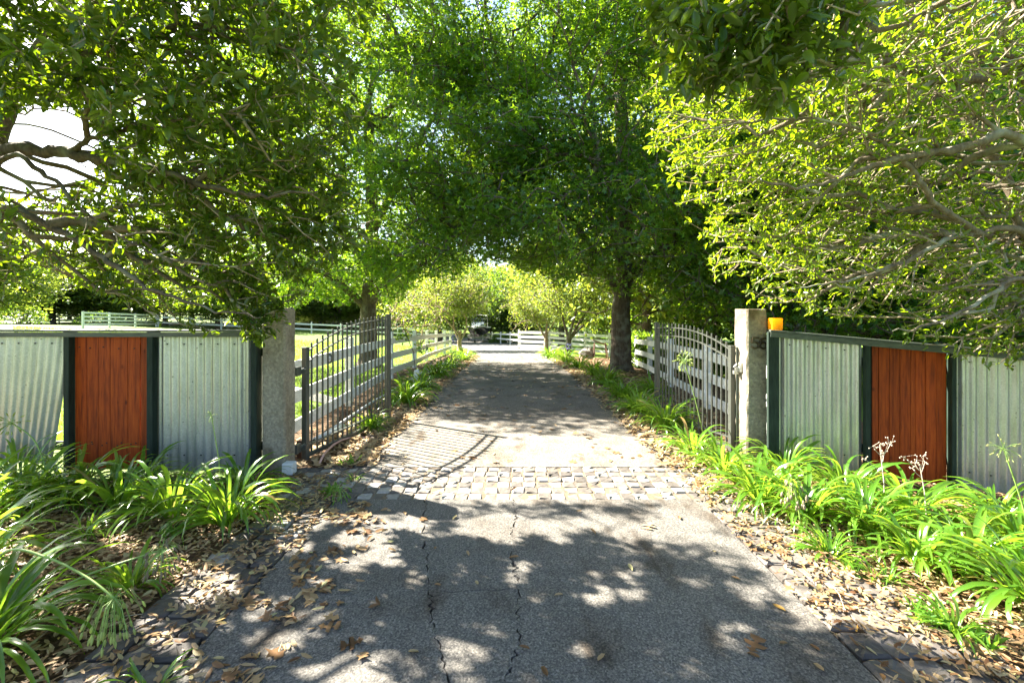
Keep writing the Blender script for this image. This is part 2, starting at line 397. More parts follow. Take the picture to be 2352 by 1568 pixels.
# sheet of dirt under the slabs, seen in the cracks and joints
jb = sheet('joint_dirt', np.linspace(XL, XR, 5), np.arange(-.4, 24.4, .4), -.016, M['joint'], kind=None, parent=drive)
jb['kind'] = 'stuff'
def dx(y): return -.2 * smooth((y - 11) / 11)
def gridslab(y0, y1, mat, n=1):
    ys = np.linspace(y0, y1, n + 1); xs = np.linspace(XL, XR, 6); V = []; q = []; r_ = random.Random(int(y0 * 10))
    for y in ys:
        for x in xs: V.append((x + dx(y), y, g(0, y)))
    for j in range(n):
        for i in range(5): a = j * 6 + i; q.append((a, a + 1, a + 7, a + 6))
    mb = MB(); mb.add(V, q)
    ring = [i for i in range(6)] + [j * 6 + 5 for j in range(1, n + 1)] + [n * 6 + i for i in range(4, -1, -1)] + [j * 6 for j in range(n - 1, 0, -1)]
    b = len(mb.v)
    for i in ring: x, y, z = V[i]; mb.v.append((x, y, z - .04))
    m_ = len(ring)
    for k in range(m_): mb.f.append((ring[(k + 1) % m_], ring[k], b + k, b + (k + 1) % m_))
    mb.build('slab', mat, drive)
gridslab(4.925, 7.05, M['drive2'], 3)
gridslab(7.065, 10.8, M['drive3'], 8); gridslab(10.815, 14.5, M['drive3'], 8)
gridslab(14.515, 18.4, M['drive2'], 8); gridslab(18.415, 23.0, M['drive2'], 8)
# forecourt in front of the boat
def court():
    V = []; q = []; ys = np.linspace(23.0, 56, 24)
    for y in ys:
        t = (y - 23) / 33
        xl = -1.78 - 9.5 * t ** 1.4; xr = 1.48 + 2.2 * math.sin(min(1, t * 2) * 1.57)
        for i in range(9): x = xl + (xr - xl) * i / 8; V.append((x, y, max(g(x, y), g(0, y)) - .01))
    for j in range(23):
        for i in range(8): a = j * 9 + i; q.append((a, a + 1, a + 10, a + 9))
    o = link('forecourt', npmesh('forecourt', V, q, [4] * len(q), M['asphalt'], True)); o['kind'] = 'structure'
court()

# cobbles
def cobble_mesh(mat, seed):
    r_ = random.Random(seed); vs = []; fs = []
    def ring(h, s, jit): return [(sx * s + r_.gauss(0, jit), sy * s + r_.gauss(0, jit), h + r_.gauss(0, .04 if h > -.3 else 0)) for sx, sy in ((-.5, -.42), (-.42, -.5), (.42, -.5), (.5, -.42), (.5, .42), (.42, .5), (-.42, .5), (-.5, .42))]
    vs += ring(-.5, .98, .0); vs += ring(-.08, 1.0, .012); vs += ring(0.0, .86, .02)
    for k in range(2):
        for i in range(8): fs.append((k * 8 + i, k * 8 + (i + 1) % 8, (k + 1) * 8 + (i + 1) % 8, (k + 1) * 8 + i))
    vs.append((0, 0, .03)); fs += [(16 + i, 16 + (i + 1) % 8, 24) for i in range(8)]
    me = bpy.data.meshes.new('cobble'); me.from_pydata(vs, [], fs); me.update(); me.materials.append(mat); return me
CM = {k: [cobble_mesh(M[k], i * 7 + len(k)) for i in range(5)] for k in ('cob_light', 'cob_dark', 'cob_slate')}
def cobble(parent, x, y, z, sx, sy, kind):
    o = link('cobble', random.choice(CM[kind]), parent)
    o.location = (x, y, z); o.scale = (sx * .955, sy * .94, .11)
    o.rotation_euler = (random.gauss(0, .012), random.gauss(0, .012), random.gauss(0, .025) + random.choice((0, math.pi)))
    return o
cs = empty('cobble_paving'); tag(cs, kind='structure')
cw, ch = .1265, .139
for j in range(6):
    for i in range(36):
        x = -2.42 + (i + .5) * cw + random.gauss(0, .002) + (j % 2) * .012; y = 4.09 + (j + .5) * ch + .002
        k = 'cob_light' if (i + j) % 2 == 0 else 'cob_dark'
        if random.random() < .06: k = 'cob_slate'
        cobble(cs, x, y, -.004 + random.gauss(0, .003) + g(x, y), cw, ch, k)
mb = MB().box((-.1, 4.505, -.065), (4.66, .84, .11)); mb.build('joint_fill', M['mortar'], cs)
def kerb(x0, cols, cwid, y0, y1, clen, kinds, skip=0.0, zz=-.006):
    e = empty('cobble_border'); tag(e, kind='structure'); y = y0
    while y < y1:
        ll = clen * random.uniform(.85, 1.15)
        for c in range(cols):
            x = x0 + (c + .5) * cwid
            if random.random() < skip: continue
            cobble(e, x + random.gauss(0, .006) + dx(y), y + ll / 2 + random.gauss(0, .008), zz + random.gauss(0, .003) + g(x, y), cwid, ll, random.choice(kinds))
        y += ll
    n = int((y1 - y0) / .5) + 1; V = []; q = []
    for j in range(n + 1):
        yy = y0 + (y1 - y0) * j / n
        for xx in (x0, x0 + cols * cwid): V.append((xx + dx(yy), yy, g(xx, yy) - .032))
    for j in range(n): q.append((2 * j, 2 * j + 1, 2 * j + 3, 2 * j + 2))
    link('joint_fill', npmesh('joint_fill', V, q, [4] * len(q), M['joint']), e)
kerb(-2.09, 3,   .165, .3, 4.07, .16, ['cob_slate', 'cob_light', 'cob_slate', 'cob_dark', 'cob_slate'], 0, .0)
kerb(1.70, 4, .185, .3, 4.07, .2, ['cob_dark', 'cob_slate', 'cob_dark', 'cob_slate'], 0)
kerb(-1.98, 3, .13, 4.95, 12, .135, ['cob_slate', 'cob_dark'], 0)
kerb(1.70, 3, .13, 4.95, 12, .135, ['cob_slate', 'cob_dark'], 0)

# ------------------------------------------------------------------ fences of iron and boards
def rotz(a): return Matrix.Rotation(a, 3, 'Z')
def corrugated(parent, w_, z0l, z1l, z0r, z1r, x0=0.0, dx_top=0.0, dx_bot=0.0, pitch=.088, amp=.018, name='corrugated_sheet', lean=0.0):
    """sheet in the local xz plane; right edge can lean in at the bottom"""
    n = max(8, int(w_ / pitch * 10)); V = []; q = []; T = .0012
    for side in (0, 1):
        for i in range(n + 1):
            t = i / n; x = x0 + w_ * t; yy = amp * math.sin(2 * math.pi * (w_ * t) / pitch) + side * T
            for k in range(5):
                s = k / 4; zb = z0l + (z0r - z0l) * t; zt = z1l + (z1r - z1l) * t
                V.append((x + t * (dx_bot * (1 - s) ** 1.3 + dx_top * s), yy + lean * t * (1 - s), zb + (zt - zb) * s))
    m_ = (n + 1) * 5
    for i in range(n):
        for k in range(4):
            a = i * 5 + k; q.append((a, a + 5, a + 6, a + 1)); q.append((m_ + a, m_ + a + 1, m_ + a + 6, m_ + a + 5))
    for k in range(4):
        q.append((k, k + 1, m_ + k + 1, m_ + k)); a = n * 5 + k; q.append((a, m_ + a, m_ + a + 1, a + 1))
    o = link(name, npmesh(name, V, q, [4] * len(q), M['iron'], True), parent)
    nail = MB()
    for zt in (.09, .92):
        for i in range(1, n // 10, 2):
            t = (i + .25) * pitch / w_
            if t > .97: continue
            zb = z0l + (z0r - z0l) * t; zz = zb + ((z1l + (z1r - z1l) * t) - zb) * (zt if zt > .5 else .12)
            nail.box((x0 + w_ * t + (t * dx_bot * (1 - zt) ** 1.3), amp * -1 - .003 + lean * t * (1 - zt), zz), (.013, .006, .013))
    tag(nail.build('nail_heads', M['black_rubber'], o), kind='stuff')
    return o
def post_member(parent, x, z0, z1, w_=.1, d=.05, y=-.03, mat='frame', name='frame_post'):
    mb = MB().box((x, y, (z0 + z1) / 2), (w_, d, z1 - z0), bevel=.004); return mb.build(name, M[mat], parent)
def board(parent, x0, x1, z0, z1, y=0.0, lean=0.0, name='board'):
    mb = MB(); wv = (x1 - x0) / 2 - .0012; c = (x0 + x1) / 2; y += random.uniform(-.004, .004)
    b = .003; pr_ = [(-wv, .009), (-wv, -.006), (-wv + b, -.009), (wv - b, -.009), (wv, -.006), (wv, .009)]
    vs = [(c + px_ + (lean if px_ > 0 else lean * .4) * 0, y + py_, z0) for px_, py_ in pr_] + [(c + px_ + lean, y + py_, z1) for px_, py_ in pr_]
    n = 6; mb.add(vs, [(i, n + i, n + (i + 1) % n, (i + 1) % n) for i in range(n)] + [tuple(range(n)), tuple(reversed(range(n, 2 * n)))])
    return mb.build(name, M['red'], parent)
# left fence (frontal), local x = world X, at y = 4.8
LF = empty('iron_and_timber_fence', (-2.62, 4.80, 0))
tag(LF, 'fence left of the gateway, galvanised corrugated iron with a red-brown board panel and loose sheet', 'fence')
def lx(p): return (p - HX) / F * 4.78 + 2.62
ZT = 1.475
corrugated(LF, lx(578) - lx(361), .0, ZT - .02, 0, ZT - .02, x0=lx(361), name='corrugated_sheet')
xs_ = [170, 197, 224, 251.5, 292, 320]
for a, b in zip(xs_[:-1], xs_[1:]): board(LF, lx(a), lx(b), .02, ZT - .02, lean=-.004 if b < 310 else .0)
board(LF, lx(321.6), lx(341), .02, ZT - .02)
s1 = corrugated(LF, lx(157) - lx(-95), .1, ZT - .02, .1, ZT - .02, x0=lx(-95), dx_bot=-.15, name='corrugated_sheet', lean=-.05)
s1['label'] = 'loose corrugated sheet curling away from its post'
for a, b in ((-118, -97),): post_member(LF, (lx(a) + lx(b)) / 2, -.05, ZT - .003, .1)
for k in range(8): board(LF, lx(-118) - .05 - .135 * (k + 1), lx(-118) - .05 - .135 * k, .02, ZT - .02)
post_member(LF, lx(-118) - .05 - .135 * 8 - .05, -.05, ZT - .003)
def lf_(p): return (p - HX) / F * 4.73 + 2.62
for a, b in ((147, 160), (338, 352), (577, 590)): post_member(LF, (lf_(a) + lf_(b)) / 2, -.05, ZT - .003, lx(b) - lx(a), .07, -.045)
for a, b in ((153, 170), (344, 363), (583, 599)): post_member(LF, (lx(a) + lx(b)) / 2 - .03, -.05, ZT - .003, lx(b) - lx(a), .05, .035, name='back_post')
post_member(LF, lx(144), -.02, 1.4, .09, .09, .09, 'pine', 'raw_timber_post')
nl = MB()
for a, b in zip([170, 197, 224, 251.5, 292], [197, 224, 251.5, 292, 320]):
    for z_ in (.28, .3, 1.3): nl.box(((lx(a) + lx(b)) / 2 + random.uniform(-.03, .03), -.0135, z_ + random.uniform(-.01, .01)), (.012, .004, .012))
tag(nl.build('nail_heads', M['black_rubber'], LF), kind='stuff')
for zr in (.25, 1.25): MB().box(((lx(599) + lx(-300)) / 2, .075, zr), (lx(599) - lx(-300), .04, .09)).build('back_rail', M['frame'], LF)
MB().box(((lx(600) + lx(-300)) / 2, -.02, ZT + .004), (lx(600) - lx(-300), .13, .022), bevel=.004).build('cap_rail', M['frame_top'], LF)
MB().box(((lx(600) + lx(-300)) / 2, -.075, ZT - .034), (lx(600) - lx(-300), .02, .048)).build('front_rail', M['frame_top'], LF)
# right fence (angled)
RA = math.atan2(-.28, 1.0)
RF = empty('iron_and_timber_fence', (3.0, 5.14, 0), RA)
tag(RF, 'fence right of the numbered post, corrugated iron with a red-brown board panel, sloping down', 'fence')
def rx(p):
    r_ = (p - HX) / F; X = r_ * 5.98 / (1 + .28 * r_); return (X - 3.0) / math.cos(RA)
def zt_(x): return 1.452 - .088 * x
def zb_(x): return .0 - .075 * x
def rcorr(a, b, inv=0): corrugated(RF, rx(b) - rx(a), zb_(rx(a)), zt_(rx(a)) - .02, zb_(rx(b)), zt_(rx(b)) - .02, x0=rx(a), pitch=.088)
rcorr(1787, 1980); rcorr(2193, 2560)
xs_ = [2002, 2017, 2041, 2065.5, 2089.5, 2101, 2124, 2148.5, 2173]
for a, b in zip(xs_[:-1], xs_[1:]): board(RF, rx(a), rx(b), zb_(rx(a)), zt_(rx(a)) - .03)
for a, b in ((1760, 1785), (1980, 1991), (2175, 2186), (2562, 2580)): post_member(RF, (rx(a) + rx(b)) / 2, zb_(rx(a)) - .1, zt_(rx(b)) - .004, rx(b) - rx(a), .07, -.045)
for a, b in ((1991, 2002), (2184, 2194)): post_member(RF, (rx(a) + rx(b)) / 2, zb_(rx(a)) - .1, zt_(rx(b)) - .004, .055, .05, .03, name='back_post')
L_ = rx(2580) - rx(1765); tl = math.atan(.088); mid = (rx(2580) + rx(1765)) / 2; rm = Matrix.Rotation(tl, 3, 'Y')
MB().box((mid, -.02, zt_(mid) + .004), (L_ / math.cos(tl), .13, .024), rm, bevel=.004).build('cap_rail', M['frame_top'], RF)
MB().box((mid, -.082, zt_(mid) - .036), (L_ / math.cos(tl), .02, .055), rm).build('front_rail', M['frame_top'], RF)
for zr in (.25, 1.2): MB().box((mid, .075, zr - .08 * mid), (L_, .04, .09), rm).build('back_rail', M['frame'], RF)

# ------------------------------------------------------------------ concrete gate posts
def conc_post(x0, x1, y0, y1, h, label, zb=-.15):
    r_ = random.Random(int(x0 * 10)); vs = []; fs = []; nz = 26; b = .018
    prof = [(x0 + b, y0), (x1 - b, y0), (x1, y0 + b), (x1, y1 - b), (x1 - b, y1), (x0 + b, y1), (x0, y1 - b), (x0, y0 + b)]
    for k in range(nz + 1):
        z = zb + (h - zb) * k / nz
        for (x, y) in prof: vs.append((x + r_.gauss(0, .0025), y + r_.gauss(0, .0025), z + (r_.gauss(0, .004) if k == nz else 0)))
    for k in range(nz):
        for i in range(8): fs.append((k * 8 + i, k * 8 + (i + 1) % 8, (k + 1) * 8 + (i + 1) % 8, (k + 1) * 8 + i))
    cx_, cy_ = (x0 + x1) / 2, (y0 + y1) / 2
    vs += [(cx_ + (x - cx_) * .93, cy_ + (y - cy_) * .93, h + .008) for x, y in prof]
    t0 = nz * 8; t1 = (nz + 1) * 8
    for i in range(8): fs.append((t0 + i, t0 + (i + 1) % 8, t1 + (i + 1) % 8, t1 + i))
    fs.append(tuple(t1 + i for i in range(8)))
    me = bpy.data.meshes.new('concrete_gate_post'); me.from_pydata(vs, [], fs); me.update(); me.materials.append(M['post_conc'])
    return tag(link('concrete_gate_post', me), label, 'gate post')
lpost = conc_post(-2.615, -2.37, 4.75, 4.99, 1.71, 'plain weathered concrete gate post left of the drive, half behind hanging foliage')
rpost = conc_post(2.71, 2.945, 5.25, 5.55, 1.70, 'concrete gate post carrying the number 56, right of the drive')
def digit(ch, x, zc, parent):
    h = .122; pts = []
    if ch == '5':
        pts = [(.30, .5), (-.26, .5), (-.31, .04), (-.1, .13), (.12, .1), (.29, -.06), (.31, -.22), (.22, -.4), (0, -.5), (-.2, -.45), (-.32, -.33)]
    else:
        pts = [(.27, .44), (.08, .5), (-.12, .42), (-.26, .2), (-.32, -.1), (-.28, -.34), (-.1, -.49), (.1, -.49), (.27, -.37), (.32, -.18), (.25, .0), (.08, .09), (-.12, .07), (-.28, -.08)]
    V = [Vector((x + a * h, 0, zc + b * h)) for a, b in pts]; mb = MB(); wd = .0105
    for i in range(len(V) - 1):
        a, b = V[i], V[i + 1]; d = b - a; L2 = d.length + wd * .8
        mb.box(((a.x + b.x) / 2, 5.238 - (i % 2) * .0006, (a.z + b.z) / 2), (L2, .026, wd * 1.9), Matrix.Rotation(-math.atan2(d.z, d.x), 3, 'Y'), bevel=.003)
    o = mb.build('digit', M['digit'], parent); o['label'] = 'raised metal digit ' + ch
zc = CAM_H - (787.5 - HY) / F * 5.25
digit('5', (1733.6 - HX) / F * 5.25, zc, rpost); digit('6', (1751.6 - HX) / F * 5.25, zc - .003, rpost)
# latch bracket on the right post
lb = MB().box((2.70, 5.38, 1.02), (.02, .07, .11), bevel=.004); lb.box((2.672, 5.40, 1.0), (.05, .02, .03)); lb.box((2.662, 5.42, .955), (.05, .04, .04))
lb.tube([(2.69, 5.37, 1.04), (2.655, 5.38, 1.06), (2.63, 5.4, 1.02)], .006, 6)
lb.build('hinge_bracket', M['steel'], rpost)
MB().tube([(2.70, 5.47, z_) for z_ in (1.25, .8, .4, 0)], .008, 6).build('conduit', M['steel'], rpost)
for zz in (1.02, .17):
    h_ = MB().box((-2.36, 5.02, zz), (.03, .1, .1), bevel=.004); h_.box((-2.325, 5.10, zz - .01), (.05, .05, .05)); h_.tube([(-2.36, 5.05, zz), (-2.33, 5.12, zz + .02)], .014, 6)
    h_.build('hinge_bracket', M['gate'], lpost)

# amber lamp on the fence corner post
al = empty('amber_lamp', (2.985, 5.16, 1.462)); tag(al, 'orange-yellow box lamp on the fence corner beside the numbered post', 'lamp')
MB().box((0, 0, .075), (.118, .1, .135), bevel=.006).build('lamp_cover', M['amber'], al)
MB().box((0, 0, .003), (.126, .108, .01)).build('base_plate', M['black_rubber'], al)

# ------------------------------------------------------------------ metal gates
def gate_leaf(A, B, z0a, z0b, label, side):
    A = Vector((*A, 0)); B = Vector((*B, 0)); Ld = (B - A).length; ang = math.atan2(B.y - A.y, B.x - A.x)
    o = empty('metal_gate', A, ang); tag(o, label, 'gate')
    base = lambda u: z0a + (z0b - z0a) * u
    tip = lambda u: base(u) + 1.28 + .33 * (1 - (1 - u) ** 2.6) - .03
    def post(u, zt, w_):
        MB().box((u * Ld, 0, (zt + base(u) - .03) / 2), (w_, w_, zt - base(u) + .03), bevel=.004).build('gate_post', M['gate'], o)
        MB().box((u * Ld, 0, zt + .006), (w_ + .01, w_ + .01, .012), bevel=.003).build('post_cap', M['gate'], o)
    post(0, base(0) + 1.235, .062); post(1, tip(1) + .02, .055)
    for k in range(18):
        u = (k + 1) / 19
        MB().box((u * Ld, 0, (base(u) + tip(u)) / 2), (.019, .019, tip(u) - base(u)), bevel=.003).build('bar', M['gate'], o)
    for name, off_, th in (('arch_rail', .06, .026), ('arch_rail', .185, .026)):
        mb = MB(); n = 20
        for i in range(n):
            u0 = i / n; u1 = (i + 1) / n; a = Vector((u0 * Ld, 0, tip(u0) - off_)); b = Vector((u1 * Ld, 0, tip(u1) - off_))
            d = b - a; mb.box((a + b) / 2, (d.length + .002, .034, .012), Matrix.Rotation(-math.atan2(d.z, d.x), 3, 'Y'))
        mb.build(name, M['gate'], o)
    for dz, hh in ((.015, .04), (.135, .014)):
        a = Vector((.032, 0, base(0) + dz)); b = Vector((Ld - .028, 0, base(1) + dz)); d = b - a
        MB().box((a + b) / 2, (d.length, .036, hh), Matrix.Rotation(-math.atan2(d.z, d.x), 3, 'Y')).build('bottom_rail', M['gate'], o)
    return o
gate_leaf((-2.335, 5.15), (-1.92, 7.08), .03, .02, 'open grey-green metal gate leaf hung on the plain left concrete post', -1)
gate_leaf((2.655, 5.5), (2.357, 7.42), .02, -.12, 'open grey-green metal gate leaf hung on the post numbered 56', 1)
# gate opener arm, control box, pipes
ga = empty('gate_opener', (-2.42, 5.3, 0)); tag(ga, 'white tube gate opener low behind the left metal gate', 'gate opener')
MB().tube([(.03, .2, .12), (.1, .95, .1)], .036, 12).build('motor_tube', M['pvc'], ga, True)
MB().tube([(0.01, -.05, .13), (.03, .2, .12)], .022, 8).build('drive_rod', M['black_rubber'], ga)
MB().box((0, -.08, .1), (.08, .05, .2), bevel=.004).build('mounting_foot', M['brown'], ga)
cb = MB().box((-2.31, 4.72, .06), (.11, .10, .12), bevel=.006); cb = cb.build('control_box', M['pvc'])
tag(cb, 'small pale grey electrical box at the foot of the left gate post', 'electrical box')
cv = [(-2.50, 5.9, 0), (-2.52, 8, 0), (-2.47, 10, 0), (-2.5, 13, 0)]
cp = MB().tube([(x, y, g(x, y) + .04) for x, y, _ in cv], .022, 8).build('white_pipe', M['pvc'], None, True); tag(cp, 'long thin white pipe lying along the foot of the white rail fence', 'pipe')
hp = [G(733, 1070), G(745, 1052), G(766, 1032), G(784, 1018), G(804, 1008), G(822, 1004), G(840, 1006)]
ho = MB().tube([(x, y, g(x, y) + .03 + .03 * math.sin(i * .9)) for i, (x, y) in enumerate(hp)], .013, 8).build('garden_hose', M['hose'], None, True)
tag(ho, 'faded pink hose curling over leaf litter below the left gate', 'hose')

# ------------------------------------------------------------------ white rail fences
def unit_box(mat, bev=.0):
    return MB().box((0, 0, 0), (1, 1, 1)).mesh('board', M[mat])
UB = unit_box('white')
def cubepart(name, parent, c, d, rot=None, me=None):
    o = link(name, me or UB, parent); o.location = c; o.scale = d
    if rot is not None: o.rotation_euler = rot
    return o
def rail_fence(pts, label, h=1.15, rails=(.2, .58, .96), rw=.16, group=None, post=.12, zoff=0.0):
    e = empty('white_rail_fence', (pts[0][0], pts[0][1], 0)); tag(e, label, 'fence', group); ox, oy = pts[0][:2]
    for (x, y) in pts:
        z = g(x, y) + zoff; cubepart('post', e, (x - ox, y - oy, z + h / 2 - .05), (post, post, h + .1))
    for (a, b) in zip(pts[:-1], pts[1:]):
        za = g(*a) + zoff; zb = g(*b) + zoff; L = math.hypot(b[0] - a[0], b[1] - a[1]); an = math.atan2(b[1] - a[1], b[0] - a[0]); pit = -math.atan2(zb - za, L)
        nx, ny = math.sin(an), -math.cos(an)
        if nx * (a[0]) + ny * (a[1]) > 0: nx, ny = -nx, -ny
        for rr in rails:
            cubepart('rail', e, ((a[0] + b[0]) / 2 - ox + nx * (post / 2 + .016), (a[1] + b[1]) / 2 - oy + ny * (post / 2 + .016), (za + zb) / 2 + rr), (L - .004, .03, rw), (0, pit, an))
    return e
lf = rail_fence([(-2.85, 5.15), (-2.93, 8.2), (-3.15, 11.8), (-3.17, 14.8), (-3.5, 18.7), (-3.6, 21.6), (-3.7, 25), (-3.8, 28)], 'white three-rail timber fence running back from the left gate beside the lawn', 1.2)
a_, b_ = Vector((-2.87, 5.3, .85)), Vector((-2.91, 7.9, .08)); d_ = b_ - a_
cubepart('diagonal_brace', lf, ((a_ + b_) / 2) - Vector((-2.85 - .02 + .0, 5.15, 0)) + Vector((-.09, 0, 0)), (d_.length, .03, .13), (0, math.atan2(.77, 2.6), math.atan2(d_.y, d_.x)))
rail_fence([(3.45, 5.6), (3.62, 8.4), (3.9, 11.2), (4.3, 14.2), (4.7, 17.2), (5.2, 20.2), (5.6, 23)], 'white rail fence in shade behind the right metal gate and the right oak', 1.15)
gpts = [P3(1192, 0, 31), P3(1262, 0, 29), P3(1312, 0, 28), P3(1345, 0, 27), P3(1400, 0, 26), P3(1450, 0, 25.5), P3(1520, 0, 25)]
rail_fence([(p.x, p.y) for p in gpts], 'bright white four-rail fence across the end of the drive behind the multi-stemmed trees', 1.3, (.2, .5, .8, 1.1), .15)
pp = [P3(1109, 0, 52), P3(1130, 0, 48), P3(1150, 0, 44), P3(1172, 0, 40), P3(1195, 0, 36)]
rail_fence([(p.x, p.y) for p in pp], 'cream two-rail fence sloping down right of the parked boat', 1.1, (.45, .9), .14)
far = [(-33, 35), (-34.5, 39), (-36, 43.5), (-37.5, 48)]
rail_fence(far, 'white rail fence running obliquely up the far left paddock', 1.25, (.25, .55, .85, 1.15), .14)
rail_fence([(-37.5 + i * 3.07, 48.3 + i * .4) for i in range(11)], 'long white rail fence across the far side of the sunlit lawn', 1.25, (.45, 1.0), .16)
rail_fence([(-62 + i * 2.6, 60 - i * .3) for i in range(5)], 'short white fence beyond the paddock at the far left, above the iron fence', 1.3, (.4, .95), .18)

# bulkhead lamp on the left rail fence
bl = empty('bulkhead_lamp', (-2.83, 7.0, .95)); tag(bl, 'round caged bulkhead lamp seen through the left metal gate', 'lamp')
rb = Matrix.Rotation(R(90), 3, 'X')
MB().lathe([(.085, -.01), (.085, .03), (.07, .045)], n=16, rot=rb).build('lamp_base', M['gate'], bl)
MB().lathe([(.068, .03), (.064, .06), (.045, .085), (.015, .095)], n=16, rot=rb).build('globe', M['pvc'], bl, True)
cg = MB()
for k in range(4):
    q = k * math.pi / 4; cg.tube([(math.cos(q) * .078 * s, -(.04 + .068 * (1 - s * s)), math.sin(q) * .078 * s) for s in (-1, -.6, -.2, .2, .6, 1)], .004, 5)
cg.build('cage', M['gate'], bl)

# ------------------------------------------------------------------ boat on its trailer
def boat():
    e = empty('motor_boat', (-3.85, 47, g(-3.85, 47) + .02)); e.rotation_euler = (0, 0, R(-4))
    tag(e, 'black-bowed motor boat with white canopy parked at the end of the drive', 'boat')
    secs = [(-.1, .03, 1.35, 1.45), (.5, .62, .8, 1.6), (1.1, .92, .55, 1.58), (1.9, 1.02, .48, 1.45), (3.2, 1.1, .48, 1.4), (5.4, 1.05, .5, 1.35)]
    V = []; q = []
    for y, hw, kz, gz in secs:
        for s, f_ in ((-1, 1), (-.93, .55), (-.6, .2), (0, 0), (.6, .2), (.93, .55), (1, 1)): V.append((s * hw, y, kz + (gz - kz) * f_))
    for j in range(5):
        for i in range(6): a = j * 7 + i; q.append((a, a + 7, a + 8, a + 1))
    mb = MB(); mb.add(V, q); mb.add([V[35 + i] for i in range(7)], [tuple(range(7))]); mb.build('hull', M['black'], e, True)
    dk = MB(); top = [(-hw, y, gz + .01) for y, hw, kz, gz in secs] + [(hw, y, gz + .01) for y, hw, kz, gz in reversed(secs)]
    dk.add(top, [tuple(reversed(range(len(top))))]); dk.add([(x * 1.02, y - .02, z + .06) for x, y, z in top] + [(x * 1.02, y - .02, z - .05) for x, y, z in top], [(i, (i + 1) % 12, 12 + (i + 1) % 12, 12 + i) for i in range(12)])
    dk.build('deck', M['pvc'], e)
    cab = MB(); cab.add([(-.75, 1.5, 1.5), (.75, 1.5, 1.5), (.85, 3.0, 1.5), (-.85, 3.0, 1.5), (-.5, 1.9, 1.66), (.5, 1.9, 1.66), (.6, 3.0, 1.68), (-.6, 3.0, 1.68)], [(0, 1, 5, 4), (1, 2, 6, 5), (2, 3, 7, 6), (3, 0, 4, 7), (4, 5, 6, 7)])
    cab.build('cabin', M['pvc'], e)
    ws = MB(); ws.add([(-.7, 2.1, 1.66), (.7, 2.1, 1.66), (.62, 2.6, 2.5), (-.62, 2.6, 2.5)], [(0, 1, 2, 3)]); ws.build('windscreen', M['glass'], e)
    tp = MB(); n = 8; vs = []
    for j, y in enumerate((2.2, 4.0)):
        for i in range(n + 1): x = -.82 + 1.64 * i / n; vs.append((x, y, 2.68 + .14 * math.cos(x * 1.6)))
    vs += [(x, y, z - .06) for x, y, z in vs]
    fs = [(i, i + 1, n + 2 + i, n + 1 + i) for i in range(n)] + [(i, 2 * n + 2 + i, 2 * n + 3 + i, i + 1) for i in range(n)] + [(0, n + 1, 3 * n + 3, 2 * n + 2), (n, 3 * n + 2, 4 * n + 3, 2 * n + 1)]
    tp.add(vs, fs); tp.build('canopy', M['white'], e)
    rl = MB()
    for s in (-1, 1):
        rl.tube([(s * .8, 2.4, 2.68), (s * .62, 2.1, 1.5)], .02, 6); rl.tube([(s * .8, 2.3, 2.65), (s * .3, 2.0, 1.8)], .014, 6); rl.tube([(s * .8, 3.9, 2.68), (s * .9, 3.7, 1.4)], .02, 6)
        rl.tube([(0, -.12, 1.95), (s * .5, .45, 1.98), (s * .95, 1.3, 1.95), (s * 1.05, 2.0, 1.9), (s * 1.05, 2.1, 1.45)], .018, 6)
        for y, x in ((.45, .45), (1.3, .85)): rl.tube([(s * x, y, 1.48), (s * x * 1.08, y, 1.97)], .015, 6)
    rl.build('rails', M['steel'], e)
    MB().box((.05, -.12, 1.62), (.18, .3, .1)).build('anchor_roller', M['steel'], e)
    MB().box((0, 1.5, 2.95), (.08, .08, .1)).build('mast_light', M['pvc'], e)
    MB().box((.05, .15, .93), (.16, .12, .22), bevel=.02).build('winch_post', M['pvc'], e)
    t_ = MB()
    for s in (-1, 1): t_.tube([(0, -.9, .45), (s * .7, .6, .45), (s * .8, 5, .45)], .045, 6); t_.box((s * 1.08, 3.2, .62), (.3, 1.1, .04)); t_.box((s * 1.08, 2.65, .52), (.3, .04, .24))
    t_.box((0, 1.0, .42), (1.7, .08, .08)); t_.box((0, 3.2, .38), (1.9, .08, .08)); t_.build('trailer_frame', M['steel'], e)
    MB().tube([(.12, -.7, .9), (.12, -.7, .15)], .03, 8).build('jockey_stand', M['black_rubber'], e)
    for x, y, r_ in ((-1.08, 3.0, .3), (1.08, 3.0, .3), (.12, -.7, .11)):
        wh = MB().lathe([(r_ * .6, -.09), (r_, -.08), (r_, .08), (r_ * .6, .09)], (x, y, r_), 16, Matrix.Rotation(R(90), 3, 'Y')).build('wheel', M['black_rubber'], e)
        MB().lathe([(r_ * .5, -.1), (r_ * .55, .1)], (x, y, r_), 10, Matrix.Rotation(R(90), 3, 'Y')).build('rim', M['pvc'], wh)
boat()

# a house far beyond the lawn
def house():
    e = empty('brown_roofed_house', (-27.5, 76, 0)); tag(e, 'low house with a pinkish-brown roof glimpsed behind far trees past the left gate', 'house')
    MB().box((0, 0, 1.2), (14, 8, 3.0)).build('wall', M['housewall'], e)
    r_ = MB(); r_.add([(-7.6, -4.6, 2.7), (7.6, -4.6, 2.7), (7.6, 4.6, 2.7), (-7.6, 4.6, 2.7), (-4, 0, 4.7), (4, 0, 4.7)], [(0, 1, 5, 4), (1, 2, 5), (2, 3, 4, 5), (3, 0, 4), (3, 2, 1, 0)]); r_.build('roof', M['roof'], e)
    for x in (-5, -2, 1.5, 5): f_ = MB().box((x, -4.03, 1.4), (1.5, .08, 1.2)).build('window', M['white'], e); MB().box((x, -4.08, 1.4), (1.3, .03, 1.0)).build('pane', M['darkglass'], f_)
house()

